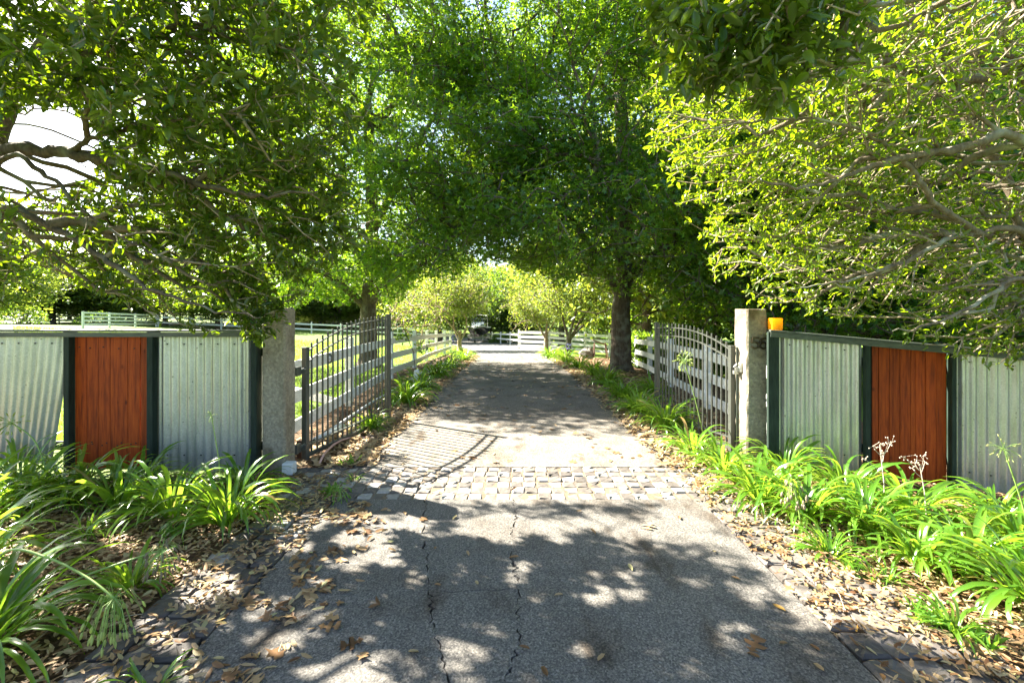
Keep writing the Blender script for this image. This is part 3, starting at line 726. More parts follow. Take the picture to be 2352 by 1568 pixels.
# rock and trestle by the right oak
def rock(x, y, r_, label):
    vs = []; fs = []; rr = random.Random(9); n = 10; m_ = 7
    for j in range(m_ + 1):
        ph = math.pi * j / m_
        for i in range(n): q = 2 * math.pi * i / n; k = 1 + rr.uniform(-.16, .16); vs.append((math.sin(ph) * math.cos(q) * r_ * k * 1.2, math.sin(ph) * math.sin(q) * r_ * k, math.cos(ph) * r_ * .8 * k))
    for j in range(m_):
        for i in range(n): fs.append((j * n + i, (j + 1) * n + i, (j + 1) * n + (i + 1) % n, j * n + (i + 1) % n))
    o = MB().add(vs, fs).build('boulder', M['rock']); o.location = (x, y, g(x, y) + r_ * .5); tag(o, label, 'rock')
x_, y_ = G(1349, 822); rock(x_, y_, .36, 'brown-grey boulder between agapanthus and the wooden trestle')
x_, y_ = G(1378, 824); tr = empty('wooden_trestle', (x_, y_, g(x_, y_))); tag(tr, 'small dark wooden trestle standing left of the right oak trunk', 'trestle')
for s in (-1, 1):
    for k in (-1, 1): MB().tube([(s * .35, k * .25, 0), (s * .25, 0, .75)], .03, 6).build('leg', M['brown'], tr)
MB().box((0, 0, .76), (.75, .08, .06), Matrix.Rotation(.35, 3, 'Y')).build('beam', M['brown'], tr)

# ------------------------------------------------------------------ trees
SH = (-SUN.x / SUN.z, -SUN.y / SUN.z)            # shadow displacement per metre of height
def shadow_at(p): return p[..., 0] + SH[0] * p[..., 2], p[..., 1] + SH[1] * p[..., 2]

LEAF_HEX = (np.array([[0, 0, 0], [.28, .5, .05], [.72, .42, .03], [1, 0, -.12], [.72, -.42, .03], [.28, -.5, .05]]), [(0, 1, 2, 3), (0, 3, 4, 5)])
LEAF_FULL = (np.array([[0, 0, 0], [.22, .42, .08], [.5, .5, .09], [.8, .34, .03], [1, 0, -.14], [.8, -.34, .03], [.5, -.5, .09], [.22, -.42, .08], [.35, 0, -.02], [.72, 0, -.04]]),
             [(0, 8, 1), (1, 8, 2), (8, 9, 3, 2), (9, 4, 3), (0, 7, 8), (7, 6, 8), (8, 6, 5, 9), (9, 5, 4)])
LEAF_OAK = (np.array([[0, 0, 0], [.3, .12, .02], [.45, .6, .06], [.6, .15, 0], [1, 0, -.1], [.6, -.15, 0], [.45, -.6, .06], [.3, -.12, .02], [.78, .42, 0], [.78, -.42, 0]]),
            [(0, 7, 1), (1, 3, 2), (3, 4, 8), (5, 9, 4), (7, 6, 5), (1, 7, 5, 3), (3, 5, 4)])
LEAF_STAR = (np.array([[0, 0, 0], [.5, .17, .03], [1, 0, -.1], [.5, -.17, .03], [.36, 0, .012], [.56, .62, .05], [.66, 0, .012], [.44, -.62, .05]]), [(0, 3, 2, 1), (4, 7, 6, 5)])
LEAF_RH = (np.array([[0, 0, 0], [.45, .42, .05], [1, 0, -.1], [.45, -.42, .05]]), [(0, 3, 2, 1)])
def norm(a): return a / np.maximum(np.linalg.norm(a, axis=-1, keepdims=True), 1e-9)
def leaves_mesh(name, pos, dr, L, W, tmpl, mat, rng):
    T, Fc = tmpl; n = len(pos)
    ref = norm(rng.normal(size=(n, 3)) * .55 + np.array([0, 0, 1.0]))
    s = norm(np.cross(ref, dr)); u = np.cross(dr, s)
    V = pos[:, None, :] + dr[:, None, :] * (T[None, :, 0:1] * L[:, None, None]) + s[:, None, :] * (T[None, :, 1:2] * W[:, None, None]) + u[:, None, :] * (T[None, :, 2:3] * L[:, None, None])
    k = len(T); base = np.arange(n)[:, None] * k
    ff = np.concatenate([base + np.array(f)[None, :] for f in Fc], axis=1).ravel()
    sz = np.tile([len(f) for f in Fc], n); rnd = np.repeat(rng.random(n), len(Fc))
    return npmesh(name, V, ff, sz, mat, False, rnd)

def grow(seeds, att, step=.22, droop=0.0, rtip=.0035, pexp=.46, seedpen=.0, wig=.25, rng=RNG, flow=None):
    """seeds: list of polylines (Nx3). att: points the twigs reach. -> nodes, parents, terminal ids, node radii"""
    pos = []; par = []; dist = []
    for s in seeds:
        for i, p in enumerate(s): pos.append(p); par.append(-1); dist.append(0.0)
    ns = len(pos); cap = ns + len(att) * 14 + 10
    A = np.zeros((cap, 3)); A[:ns] = np.array(pos); PL = np.zeros(cap); PR = np.full(cap, -1); n = ns
    dmin = np.min(np.linalg.norm(att[:, None, :] - A[None, :ns, :], axis=2), axis=1); order = np.argsort(dmin + rng.random(len(att)) * .3)
    term = []
    for ai in order:
        p = att[ai]; dd = np.linalg.norm(A[:n] - p, axis=1); c = dd + PL[:n] * .35
        if flow is not None:
            al = ((p - A[:n]) @ flow) / np.maximum(dd, .02); c = dd * (1 + 1.6 * np.maximum(0, .72 - al)) + PL[:n] * .12
        j = int(np.argmin(c)); D = dd[j]
        k = max(1, min(12, int(D / step))); a = A[j].copy()
        d0 = (a - A[PR[j]]) if PR[j] >= 0 else (p - a) * .5 + np.array([0, 0, D * .25])
        d0 = d0 / (np.linalg.norm(d0) + 1e-9); ctrl = a + d0 * D * .4 + rng.normal(size=3) * D * .08; prev = j
        for i in range(1, k + 1):
            t = i / k; q = (1 - t) ** 2 * a + 2 * t * (1 - t) * ctrl + t * t * p
            if i < k: q = q + rng.normal(size=3) * step * wig * .35
            q[2] -= droop * math.sin(t * math.pi) * D
            if n >= cap: break
            A[n] = q; PR[n] = prev; PL[n] = PL[prev] + np.linalg.norm(q - A[prev]); prev = n; n += 1
        term.append(prev)
    A = A[:n]; PR = PR[:n]; cnt = np.zeros(n)
    cnt[term] += 1
    for i in range(n - 1, ns - 1, -1):
        if PR[i] >= 0: cnt[PR[i]] += cnt[i]
    rad = rtip * np.maximum(cnt, 1) ** pexp
    return A, PR, np.array(term), rad, ns

def tubes(A, PR, rad, ns, name, mat, sides=5, rmin=0.0, rmax=9.0):
    V = []; Fq = []; idx = np.arange(ns, len(A)); idx = idx[(rad[idx] >= rmin) & (rad[idx] < rmax)]
    if len(idx) == 0: return None
    a = A[PR[idx]]; b = A[idx]; d = norm(b - a); gp = PR[PR[idx]]; hasg = (PR[idx] >= ns) & (gp >= 0)
    d0 = d.copy(); d0[hasg] = norm(d[hasg] + norm(A[PR[idx]][hasg] - A[gp][hasg]))
    ref = np.where(np.abs(d[:, 2:3]) > .9, np.array([[1., 0, 0]]), np.array([[0, 0, 1.]]))
    ra = np.minimum(rad[PR[idx]], rad[idx] * 1.35); ra[~hasg] = rad[idx][~hasg] * 1.2; rb = rad[idx]
    def ring(c, dd, r_):
        s = norm(np.cross(dd, ref)); u = np.cross(dd, s); q = 2 * np.pi * np.arange(sides) / sides
        return c[:, None, :] + (s[:, None, :] * np.cos(q)[None, :, None] + u[:, None, :] * np.sin(q)[None, :, None]) * r_[:, None, None]
    V = np.concatenate([ring(a, d0, ra), ring(b + d * (rb * .3)[:, None], d, rb)], axis=1).reshape(-1, 3)
    n = len(idx); base = np.arange(n)[:, None] * 2 * sides; k = np.arange(sides); k2 = (k + 1) % sides
    quad = np.stack([k, k2, k2 + sides, k + sides], axis=1).ravel()
    ff = (base + quad[None, :]).ravel()
    return npmesh(name, V, ff, np.full(n * sides, 4), mat, True)

def whorls(A, PR, term, rng, m, Lr, Wr, spread=.9, back=.5, sub=2, jit=.02):
    """rosettes of leaves at twig ends and on the last nodes behind them"""
    P_, D_ = [], []
    t = term; q = PR[t]; ok = q >= 0; t = t[ok]; q = q[ok]
    for lev in range(sub + 1):
        dr = norm(A[t] - A[q])
        cnt = m if lev == 0 else max(2, int(m * back))
        for _ in range(cnt):
            pp = A[t] + (A[q] - A[t]) * rng.random((len(t), 1)) * (.25 if lev == 0 else 1.0) + rng.normal(size=(len(t), 3)) * jit
            d = norm(dr * (.6 if lev == 0 else .35) + rng.normal(size=(len(t), 3)) * spread + np.array([0, 0, .1])); P_.append(pp); D_.append(d)
        nq = PR[q]; ok = nq >= 0; t, q = q[ok], nq[ok]
        if len(t) == 0: break
        t, ui = np.unique(t, return_index=True); q = q[ui]
    P_ = np.concatenate(P_); D_ = np.concatenate(D_); n = len(P_)
    L = rng.uniform(*Lr, n); W = L * rng.uniform(*Wr, n); return P_, D_, L, W

def ell(c, r_, n, rng, shell=.0):
    d = norm(rng.normal(size=(n, 3))); k = rng.random(n) ** (1 / 3)
    if shell: k = shell + (1 - shell) * rng.random(n) ** .6
    return np.array(c) + d * k[:, None] * np.array(r_)
def interp(tab, v): return np.interp(v, [a for a, _ in tab], [b for _, b in tab])

def finish_near_tree(root, A, PR, term, rad, ns, seeds, srad, rng, m, Lr, Wr, filt=None, nparts=240, sub=2, lm='pohutukawa'):
    for s, r_ in zip(seeds, srad):
        MB().tube([Vector(p) for p in s], [max(q * rng.uniform(.86, 1.16), .004) for q in r_], 9).build('limb', M['bark2' if lm == 'pohutukawa_lit' else 'bark'], root, True)
    big = tubes(A, PR, rad, ns, 'branches', M['bark2'], 6, .011)
    if big: tag(link('branches', big, root), kind='stuff')
    sm = tubes(A, PR, rad, ns, 'twigs', M['twig'], 4, 0, .011)
    if sm: tag(link('twigs', sm, root), kind='stuff')
    P_, D_, L, W = whorls(A, PR, term, rng, m, Lr, Wr, sub=sub)
    if filt is not None:
        k = filt(P_); P_, D_, L, W = P_[k], D_[k], L[k], W[k]
    px, py = proj(P_); vis = (px > 0) & (px < 2352) & (py > 0) & (py < 1000) & (P_[:, 1] > .5)
    sc = np.where(vis, L / np.linalg.norm(P_ - np.array([0, 0, CAM_H]), axis=1), 0); o_ = np.argsort(-sc)
    near = np.linalg.norm(P_ - np.array([0, 0, CAM_H]), axis=1) < (3.8 if lm == 'pohutukawa' else 3.2)
    L = np.where(near & (lm != 'pohutukawa'), L * 1.25, L)
    pick = o_[:nparts]; rest = np.ones(len(P_), bool); rest[pick] = False
    a = rest & near; b = rest & ~near
    e = link('foliage', leaves_mesh('foliage', P_[a], D_[a], L[a], W[a], LEAF_FULL, M['pohutukawa'], rng), root) if a.any() else None  # on the right tree this darker leaf paints canopy shade into near foliage
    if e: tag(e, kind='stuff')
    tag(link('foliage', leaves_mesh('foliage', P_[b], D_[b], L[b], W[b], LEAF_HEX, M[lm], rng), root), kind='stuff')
    one = [leaves_mesh('leaf', np.zeros((1, 3)), np.array([[1., 0, 0]]), np.ones(1), np.full(1, .42), LEAF_FULL, M['pohutukawa'], np.random.default_rng(i)) for i in range(4)]  # single leaves use the darker copy too, shade in the colour on the right tree
    for i in pick:
        d = Vector(D_[i]); upv = Vector(rng.normal(size=3) * .55 + np.array([0, 0, 1.])).normalized(); s = upv.cross(d).normalized(); u = d.cross(s)
        mt = Matrix((d, s, u)).transposed().to_4x4(); mt.translation = Vector(P_[i])
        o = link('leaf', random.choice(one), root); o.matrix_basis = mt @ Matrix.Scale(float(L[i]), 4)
    return len(P_)

def SL_(pts): return smoothline(pts, 6, .009)
def poly(pts, k=1.0): return [np.array(P3(a, b, c * k)) for a, b, c in pts]
WOB = np.random.default_rng(77)
def smoothline(pts, k=5, wob=0.0):
    pts = [np.array(p, float) for p in pts]; out = []
    for i in range(len(pts) - 1):
        p0 = pts[max(i - 1, 0)]; p1 = pts[i]; p2 = pts[i + 1]; p3 = pts[min(i + 2, len(pts) - 1)]
        for j in range(k):
            t = j / k; out.append(.5 * ((2 * p1) + (-p0 + p2) * t + (2 * p0 - 5 * p1 + 4 * p2 - p3) * t * t + (-p0 + 3 * p1 - 3 * p2 + p3) * t ** 3))
    out.append(pts[-1]); L_ = len(out)
    return [p + WOB.normal(size=3) * wob * (0 < i < L_ - 1) for i, p in enumerate(out)]
def taper(n, a, b): return [a + (b - a) * (i / (n - 1)) ** .8 for i in range(n)]

# ---- near left tree
# sun gaps in the near canopy: where patches of sunlight lie on the concrete
HOLES = []
for a_, b_, c_ in [(690,1250,35),(720,1210,30),(800,1235,40),(870,1215,35),(940,1190,30),(820,1290,45),(880,1270,40),(740,1340,30),(700,1420,40),(650,1480,45),(830,1340,25),(860,1375,25),(840,1480,40),(830,1540,50),(760,1530,45),(960,1330,28),(1050,1480,38),(1100,1475,48),(1065,1440,28),(1200,1300,32),(1170,1240,28),(1150,1205,45),(1110,1190,28),(1380,1370,38),(1460,1365,40),(1440,1320,28),(1490,1480,28),(1530,1490,25),(1340,1490,28),(1420,1215,42),(1610,1230,38),(560,1540,40),(600,1400,35),(1290,1210,30),(1730,1360,32),(1720,1215,45),(500,1350,50),(560,1300,45),(430,1380,45),(330,1440,40),(480,1460,50),(2080,1380,50),(2300,1520,40),(1800,1320,50),(1900,1400,50),(300,1230,60),(200,1300,40),(120,1200,60),(420,1250,50)]:
    hx, hy = G(a_, b_); HOLES.append((hx, hy, c_ / F * hy * 1.15))
_r = random.Random(12)
for _ in range(110): HOLES.append((_r.uniform(-2.3, 1.8), _r.uniform(1.2, 3.9), _r.uniform(.05, .10)))
def near_left():
    rng = np.random.default_rng(11)
    root = empty('spreading_evergreen_tree', (-7.0, 5.6, 0)); WORLD.add(root.name)
    tag(root, 'dark backlit evergreen tree overhanging the left iron fence, limbs coming from the left edge', 'tree')
    base = np.array([-7.0, 5.6, -.1]); fork = np.array([-6.7, 5.4, 1.6])
    trunk = SL_([base, [-6.95, 5.55, .8], fork])
    S_ = [trunk,
          SL_([fork, [-6.1, 5.0, 2.7]] + poly([(0, 358, 4.6), (120, 350, 4.4), (225, 366, 4.3), (340, 385, 4.2), (470, 425, 4.1), (600, 450, 3.9), (730, 440, 3.7)], .86)),
          SL_(poly([(165, 352, 4.35), (215, 315, 4.25), (300, 295, 4.1), (420, 270, 3.9), (560, 255, 3.7)], .86)),
          SL_([fork, [-6.2, 5.1, 2.4]] + poly([(0, 372, 4.5), (110, 405, 4.3), (190, 480, 4.2), (300, 560, 4.15), (420, 600, 4.1)], .84)),
          SL_([fork, [-6.0, 5.1, 1.9]] + poly([(0, 490, 4.5), (130, 530, 4.4), (250, 600, 4.35), (340, 660, 4.3), (470, 705, 4.2), (600, 730, 4.1)], .84)),
          SL_([fork, [-6.2, 5.0, 3.2]] + poly([(0, 205, 4.2), (130, 150, 3.9), (300, 90, 3.6), (480, 60, 3.3), (700, 120, 3.0)])),
          SL_([fork, [-6.0, 5.4, 4.0], [-4.8, 5.2, 5.2], [-3.2, 4.7, 5.8], [-1.8, 4.1, 5.9]]),
          SL_([fork, [-6.3, 5.8, 4.5], [-5.4, 6.0, 6.4], [-4.0, 5.6, 7.3]]),
          SL_([fork, [-5.6, 4.4, 3.2], [-4.4, 3.4, 4.0], [-3.0, 2.6, 4.2], [-1.9, 2.0, 4.1]]),
          SL_([[-4.4, 3.4, 4.0], [-3.6, 3.0, 5.0], [-2.2, 2.5, 5.4], [-1.0, 2.0, 5.4]])]
    R0 = [(.26, .18), (.085, .004), (.028, .004), (.036, .004), (.05, .004), (.06, .006), (.1, .02), (.1, .02), (.09, .016), (.04, .012)]
    SR = [taper(len(s), a, b) for s, (a, b) in zip(S_, R0)]
    pts = np.concatenate([ell((-4.0, 4.2, 2.95), (2.9, 1.2, 1.15), 1500, rng), ell((-2.7, 3.3, 3.5), (1.75, 1.1, 1.05), 900, rng),
                          ell((-2.2, 4.2, 2.5), (1.0, .8, .75), 420, rng), ell((-2.75, 4.25, 1.6), (.6, .28, .5), 330, rng), ell((-4.6, 4.3, 1.5), (.7, .25, .25), 40, rng), ell((-4.3, 4.4, 5.3), (3.4, 2.2, 1.9), 1500, rng),
                          ell((-3.2, 4.35, 2.35), (1.6, .5, .65), 560, rng), ell((-5.0, 4.7, 2.5), (1.3, .7, .8), 420, rng), ell((-4.4, 4.4, 2.05), (1.3, .5, .45), 330, rng), ell((-4.6, 6.2, 3.0), (2.4, .9, 1.3), 650, rng),
                          ell((-2.0, 3.0, 5.1), (1.9, 1.8, 1.2), 700, rng), ell((-4.3, 2.6, 4.3), (2.0, 1.4, 1.4), 400, rng)])
    xmax = [(-400, 1150), (0, 935), (80, 905), (200, 850), (400, 850), (560, 885), (600, 770), (700, 705), (760, 690), (860, 560)]
    ymax = [(-300, 690), (0, 690), (100, 640), (250, 670), (300, 720), (450, 765), (640, 800), (700, 760), (900, 700)]
    def keep(P_, jit=0):
        px, py = proj(P_); k = P_[:, 1] > 1.2
        inside = (py > -40)
        k &= ~(inside & (px > interp(xmax, py))); k &= ~(inside & (py > interp(ymax, px)))
        k &= ~(((px - 105) / 125) ** 2 + ((py - 345) / 105) ** 2 < 1)
        k &= ~((py > 430) & (py < 700) & (px < 330) & (rng.random(len(P_)) < .08))
        sx, sy = shadow_at(P_)
        lit = ((sx > -1.25) & (sx < 7) & (sy > 4.0) & (sy < 7)) | ((sx > 1.9) & (sy > 2.4) & (sx < 7))
        k &= ~(lit & (rng.random(len(P_)) > .03))
        for hx, hy, hr in HOLES: k &= ~((sx - hx) ** 2 + (sy - hy) ** 2 < hr * hr)
        part = (sx > -4.5) & (sx < -1.6) & (sy > 2.6) & (sy < 4.6); k &= ~(part & (rng.random(len(P_)) < .45))
        if len(P_) > 9000: k &= rng.random(len(P_)) < np.where((py > 380) & (py < 760) & (px < 620), .72, .95)
        return k
    pts = pts[keep(pts)]
    A, PR, term, rad, ns = grow(S_, pts, step=.13, droop=.03, rtip=.0033, rng=rng, flow=norm(np.array([.9, -.15, -.28])))
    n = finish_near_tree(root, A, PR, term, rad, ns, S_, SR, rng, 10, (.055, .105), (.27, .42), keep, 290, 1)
    print('left tree leaves', n, 'att', len(pts))

near_left()

# ---- near right tree
def near_right():
    rng = np.random.default_rng(23)
    root = empty('spreading_evergreen_tree', (7.3, 5.9, -.3)); WORLD.add(root.name)
    tag(root, 'sunlit evergreen tree overhanging the right iron fence, pale twigs streaming from the right edge', 'tree')
    fork = np.array([6.9, 5.6, 1.5])
    trunk = SL_([[7.3, 5.9, -.4], [7.2, 5.8, .6], fork])
    S_ = [trunk,
          SL_([fork, [6.2, 5.2, 2.6]] + poly([(2352, 325, 4.6), (2200, 345, 4.5), (2060, 365, 4.4), (1960, 400, 4.3), (1850, 430, 4.2), (1720, 410, 4.1)], .8)),
          SL_([fork, [6.4, 5.4, 1.9]] + poly([(2352, 542, 5.0), (2250, 535, 4.9), (2180, 548, 4.8), (2080, 600, 4.7), (1960, 640, 4.6), (1840, 660, 4.5)], .8)),
          SL_(poly([(2250, 535, 4.9), (2150, 470, 4.6), (2100, 400, 4.5), (1980, 300, 4.3), (1800, 270, 4.1), (1600, 300, 4.0)], .8)),
          SL_([fork, [6.3, 5.2, 3.2]] + poly([(2352, 180, 4.5), (2200, 190, 4.3), (2050, 150, 4.0), (1900, 130, 3.6), (1750, 100, 3.1), (1650, 150, 2.7)])),
          SL_([fork, [6.0, 5.6, 3.4], [4.8, 5.4, 4.8], [3.4, 5.0, 5.6], [2.2, 4.6, 5.7]]),
          SL_([fork, [6.2, 5.0, 1.6]] + poly([(2352, 640, 4.7), (2260, 690, 4.5), (2150, 740, 4.4), (2050, 760, 4.3)], .8)),
          SL_([fork, [6.0, 4.4, 3.0], [4.8, 3.4, 3.6], [3.4, 2.8, 3.7], [2.2, 2.5, 3.4], [1.4, 2.3, 3.2]])]
    R0 = [(.24, .17), (.058, .004), (.048, .004), (.03, .004), (.06, .006), (.09, .018), (.034, .004), (.06, .006)]
    SR = [taper(len(s), a, b) for s, (a, b) in zip(S_, R0)]
    pts = np.concatenate([ell((4.6, 4.6, 3.3), (3.2, 1.1, 1.6), 2300, rng), ell((2.6, 4.0, 3.6), (1.5, .9, 1.1), 750, rng), ell((3.2, 4.3, 2.3), (1.4, .7, .75), 480, rng),
                          ell((1.1, 2.05, 2.98), (.52, .3, .36), 230, rng), ell((4.7, 4.0, 1.6), (1.3, .4, .45), 420, rng), ell((2.2, 2.7, 3.5), (1.0, .6, .5), 160, rng),
                          ell((4.8, 4.8, 5.2), (3.0, 1.8, 1.2), 900, rng), ell((4.2, 2.8, 4.0), (2.2, 1.0, 1.0), 350, rng)])
    xmin = [(-400, 1350), (0, 1455), (100, 1440), (280, 1410), (330, 1455), (450, 1540), (560, 1620), (650, 1650), (690, 1710), (720, 1830), (760, 1990), (830, 2220), (880, 2340)]
    def keep(P_):
        px, py = proj(P_); k = (P_[:, 1] > 1.4)
        k &= ~((py > -40) & (px < interp(xmin, py) - 8)); k &= py < 885
        sx, sy = shadow_at(P_)
        for hx, hy, hr in HOLES: k &= ~((sx - hx) ** 2 + (sy - hy) ** 2 < hr * hr)
        if len(P_) > 9000: k &= rng.random(len(P_)) < np.interp(P_[:, 0] / P_[:, 1], [.6, .8, 1.1], [.95, .62, .42])
        return k
    pts = pts[keep(pts)]
    A, PR, term, rad, ns = grow(S_, pts, step=.14, droop=.015, rtip=.0042, rng=rng, flow=norm(np.array([-.92, -.12, -.22])))
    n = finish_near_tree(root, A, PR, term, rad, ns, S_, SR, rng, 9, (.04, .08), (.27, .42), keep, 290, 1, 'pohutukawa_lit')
    print('right tree leaves', n, 'att', len(pts))
near_right()

# ---- larger trees: trunk, limbs, branches, crown
def tree(name, label, base, trunk_pts, trunk_r, ells, natt, mat, leafL, seeds=(), m=8, sub=1, spread=.9, jit=.12, tmpl=LEAF_STAR, barkm='bark', step=.5, rtip=.012, seed=1, keep=None, group=None, clumps=0, shell=.45, flare=True, wr=(.8, 1.0)):
    rng = np.random.default_rng(seed); bx, by = base; bz = g(bx, by)
    root = empty(name, (bx, by, bz)); tag(root, label, 'tree', group); off = np.array([bx, by, bz])
    tl = smoothline([np.array(p, float) for p in trunk_pts], 5); sd = [tl] + [smoothline([np.array(p, float) for p in s], 4) for s in seeds]
    tr_ = taper(len(tl), trunk_r, trunk_r * .55)
    if flare: tr_[0] = trunk_r * 1.55; tr_[1] = trunk_r * 1.18
    MB().tube([Vector(p) for p in tl], tr_, 12).build('trunk', M[barkm], root, True)
    for s in sd[1:]: MB().tube([Vector(p) for p in s], taper(len(s), trunk_r * .5, trunk_r * .12), 8).build('limb', M[barkm], root, True)
    tot = sum(e[1][0] * e[1][1] * e[1][2] for e in ells); pts = np.concatenate([ell(c, r_, int(natt * (r_[0] * r_[1] * r_[2]) / tot) + 3, rng, shell) for c, r_ in ells])
    if clumps:
        ce = pts[:: max(1, len(pts) // clumps)]; pts = ce[rng.integers(0, len(ce), natt)] + rng.normal(size=(natt, 3)) * np.array([.62, .62, .3]) * (leafL / .16)
    if keep is not None: pts = pts[keep(pts + off)]
    A, PR, term, rad, ns = grow(sd, pts, step=step, rtip=rtip, wig=.35, rng=rng)
    bm = tubes(A, PR, rad, ns, 'branches', M[barkm], 5 if trunk_r > .2 else 4)
    tag(link('branches', bm, root), kind='stuff')
    P_, D_, L, W = whorls(A, PR, term, rng, m, (leafL * .7, leafL * 1.2), wr, spread, .7, sub, jit)
    if keep is not None: k = keep(P_ + off); P_, D_, L, W = P_[k], D_[k], L[k], W[k]
    tag(link('crown', leaves_mesh('crown', P_, D_, L, W, tmpl, mat if not isinstance(mat, str) else M[mat], rng), root), kind='stuff')
    return root, len(P_)
def copytree(root, loc, rz, sc, label, group=None):
    c = root.copy(); COL.objects.link(c); c.location = loc; c.rotation_euler = (0, 0, rz); c.scale = (sc[0], sc[0], sc[1]); c['label'] = label
    if group: c['group'] = group
    for ch in list(root.children):
        d = ch.copy(); COL.objects.link(d); d.parent = c
    return c

def oak_keep(P_):
    sx, sy = shadow_at(P_); lit = ((sx > -1.2) & (sx < 7) & (sy > 3.6) & (sy < 6.0)) | ((sx > -1.6) & (sx < 1.6) & (sy > 17.5) & (sy < 24))
    rr = np.abs(np.sin(P_[:, 0] * 91.7 + P_[:, 1] * 37.3 + P_[:, 2] * 53.9))
    k = ~(lit & (rr > .1))
    px, py = proj(P_)
    # lower edge of the canopy
    low = [(560, 705), (700, 700), (820, 690), (900, 690), (960, 650), (1060, 630), (1150, 622), (1260, 640), (1340, 640), (1400, 660), (1500, 700), (1560, 735), (1700, 760), (1900, 800), (2352, 850)]
    k &= py < interp(low, px) + 14 * np.sin(px * .05)
    hole = (((px - 1145) / 60) ** 2 + ((py - 650) / 45) ** 2 < 1)
    return k & ~hole
t, n = tree('oak_tree', 'oak tree left of the drive behind the white fence, dark crown over the drive', (-4.9, 15.5),
     [(0, 0, -.1), (.02, 0, 1.0), (.0, 0, 2.0), (.1, 0, 3.2), (.1, .1, 5.5), (0, 0, 8.5)], .33,
     [((.2, -.6, 4.5), (6.2, 5.2, 2.6)), ((.6, -.2, 7.5), (5.6, 5.2, 3.4)), ((2.6, -2.8, 4.8), (3.2, 2.6, 1.9)), ((.4, -.4, 11), (4.8, 4.6, 3.0))], 5600, 'oak', .17, clumps=250,
     seeds=[[(0, 0, 1.9), (-1.2, -.5, 3.0), (-3.2, -1, 3.8)], [(.02, 0, 2.0), (1.4, -.8, 3.4), (3.4, -2, 4.2)], [(.1, 0, 3), (.8, 1.4, 4.5), (1.2, 3.2, 5.5)], [(.1, 0, 3.3), (-1, -1.6, 5.2), (-1.8, -3.2, 6)], [(.1, .1, 4.5), (1.6, -1, 6.6), (3.0, -1.6, 8.6)]],
     m=12, sub=1, jit=.17, seed=31, rtip=.008, keep=oak_keep); print('oak L', n)
t, n = tree('oak_tree', 'oak tree right of the drive with thick grey trunk behind the right gate', (3.57, 15.0),
     [(0, 0, -.1), (.03, 0, .9), (.02, 0, 2.0), (.12, 0, 3.0), (.2, .1, 5.5), (0, 0, 9.0)], .385,
     [((0, -.6, 5.0), (6.2, 5.0, 2.9)), ((-.4, -.2, 8.4), (5.8, 5.0, 3.6)), ((-2.4, -3.0, 5.2), (3.0, 2.6, 2.0)), ((3.8, -1.5, 3.6), (3.2, 3.0, 2.2)), ((-.6, -.4, 12), (5.2, 4.6, 3.0))], 6200, 'oak', .17, clumps=300,
     seeds=[[(.05, 0, 2.3), (-.5, 0, 3.3), (-1.9, -.6, 5.2), (-3.2, -1.0, 7.4)], [(.1, 0, 2.8), (1.2, -.5, 3.9), (3.2, -1.4, 4.6)], [(.1, 0, 3), (-.6, -1.6, 4.4), (-1.4, -3.4, 5.6)], [(.1, 0, 3.3), (1.2, 1.6, 5.2), (2.2, 3.2, 6.4)], [(.2, .1, 5), (1.0, -1.2, 7.2), (1.6, -2, 9.6)]],
     m=12, sub=1, jit=.17, seed=32, rtip=.008, keep=oak_keep); print('oak R', n)
rightoak, n = tree('oak_tree', 'dense dark oak filling the gap behind the amber lamp and the right fence', (9.2, 13.5),
     [(0, 0, -.1), (.03, 0, 1.2), (.1, 0, 3.0), (.1, .1, 7.5)], .3,
     [((0, -.6, 4.2), (4.6, 3.6, 3.2)), ((0, 0, 7.2), (4.2, 4.0, 3.2)), ((-1.5, -2.0, 2.8), (3.4, 2.0, 1.9)), ((2.5, -2.2, 2.6), (3.6, 2.0, 2.0))], 3600, 'oak', .19, clumps=150, m=10, jit=.16, seed=33); print(n)

# trees further back
stem1 = [(0, 0, -.1), (-.1, 0, .5), (-.3, 0, 1.1)]
x_, y_ = G(1252, 803)
t, n = tree('small_garden_tree', 'bright yellow-green many-stemmed tree right of the forecourt, left of its twin', (2.15, 29), [(0, 0, -.1), (.02, 0, .6), (.0, 0, 1.1)], .17,
     [((-.2, 0, 3.2), (1.9, 1.7, 1.7)), ((-.9, -.2, 2.6), (1.3, 1.2, 1.1))], 600, 'bright', .13, clumps=37,
     seeds=[[(0, 0, .7), (-.5, 0, 1.6), (-1.1, 0, 2.8)], [(0, 0, .8), (.5, 0, 1.7), (1.1, .1, 2.7)], [(0, 0, .9), (.1, -.3, 2.0), (.2, -.5, 3.2)]], m=8, sub=1, jit=.12, barkm='tanbark', step=.3, rtip=.01, seed=41, tmpl=LEAF_HEX, wr=(.4, .5)); print(n)
t, n = tree('small_garden_tree', 'taller many-stemmed tree with dark leaning stems beside the right oak trunk', (3.3, 26.5), [(0, 0, -.1), (0, 0, .7), (.05, 0, 1.2)], .2,
     [((.4, 0, 4.2), (2.6, 2.0, 2.2)), ((1.2, 0, 3.2), (1.6, 1.4, 1.0))], 850, 'bright', .13, clumps=53,
     seeds=[[(0, 0, .6), (.7, 0, 1.9), (1.8, 0, 3.3)], [(0, 0, .8), (-.4, 0, 2.2), (-.8, 0, 3.8)], [(0, 0, .9), (.4, -.3, 2.4), (.9, -.5, 4.2)], [(0, 0, .7), (.9, .2, 1.6), (2.2, .1, 2.6)]], m=8, sub=1, jit=.12, barkm='bark', step=.35, rtip=.01, seed=42, tmpl=LEAF_HEX, wr=(.4, .5)); print(n)
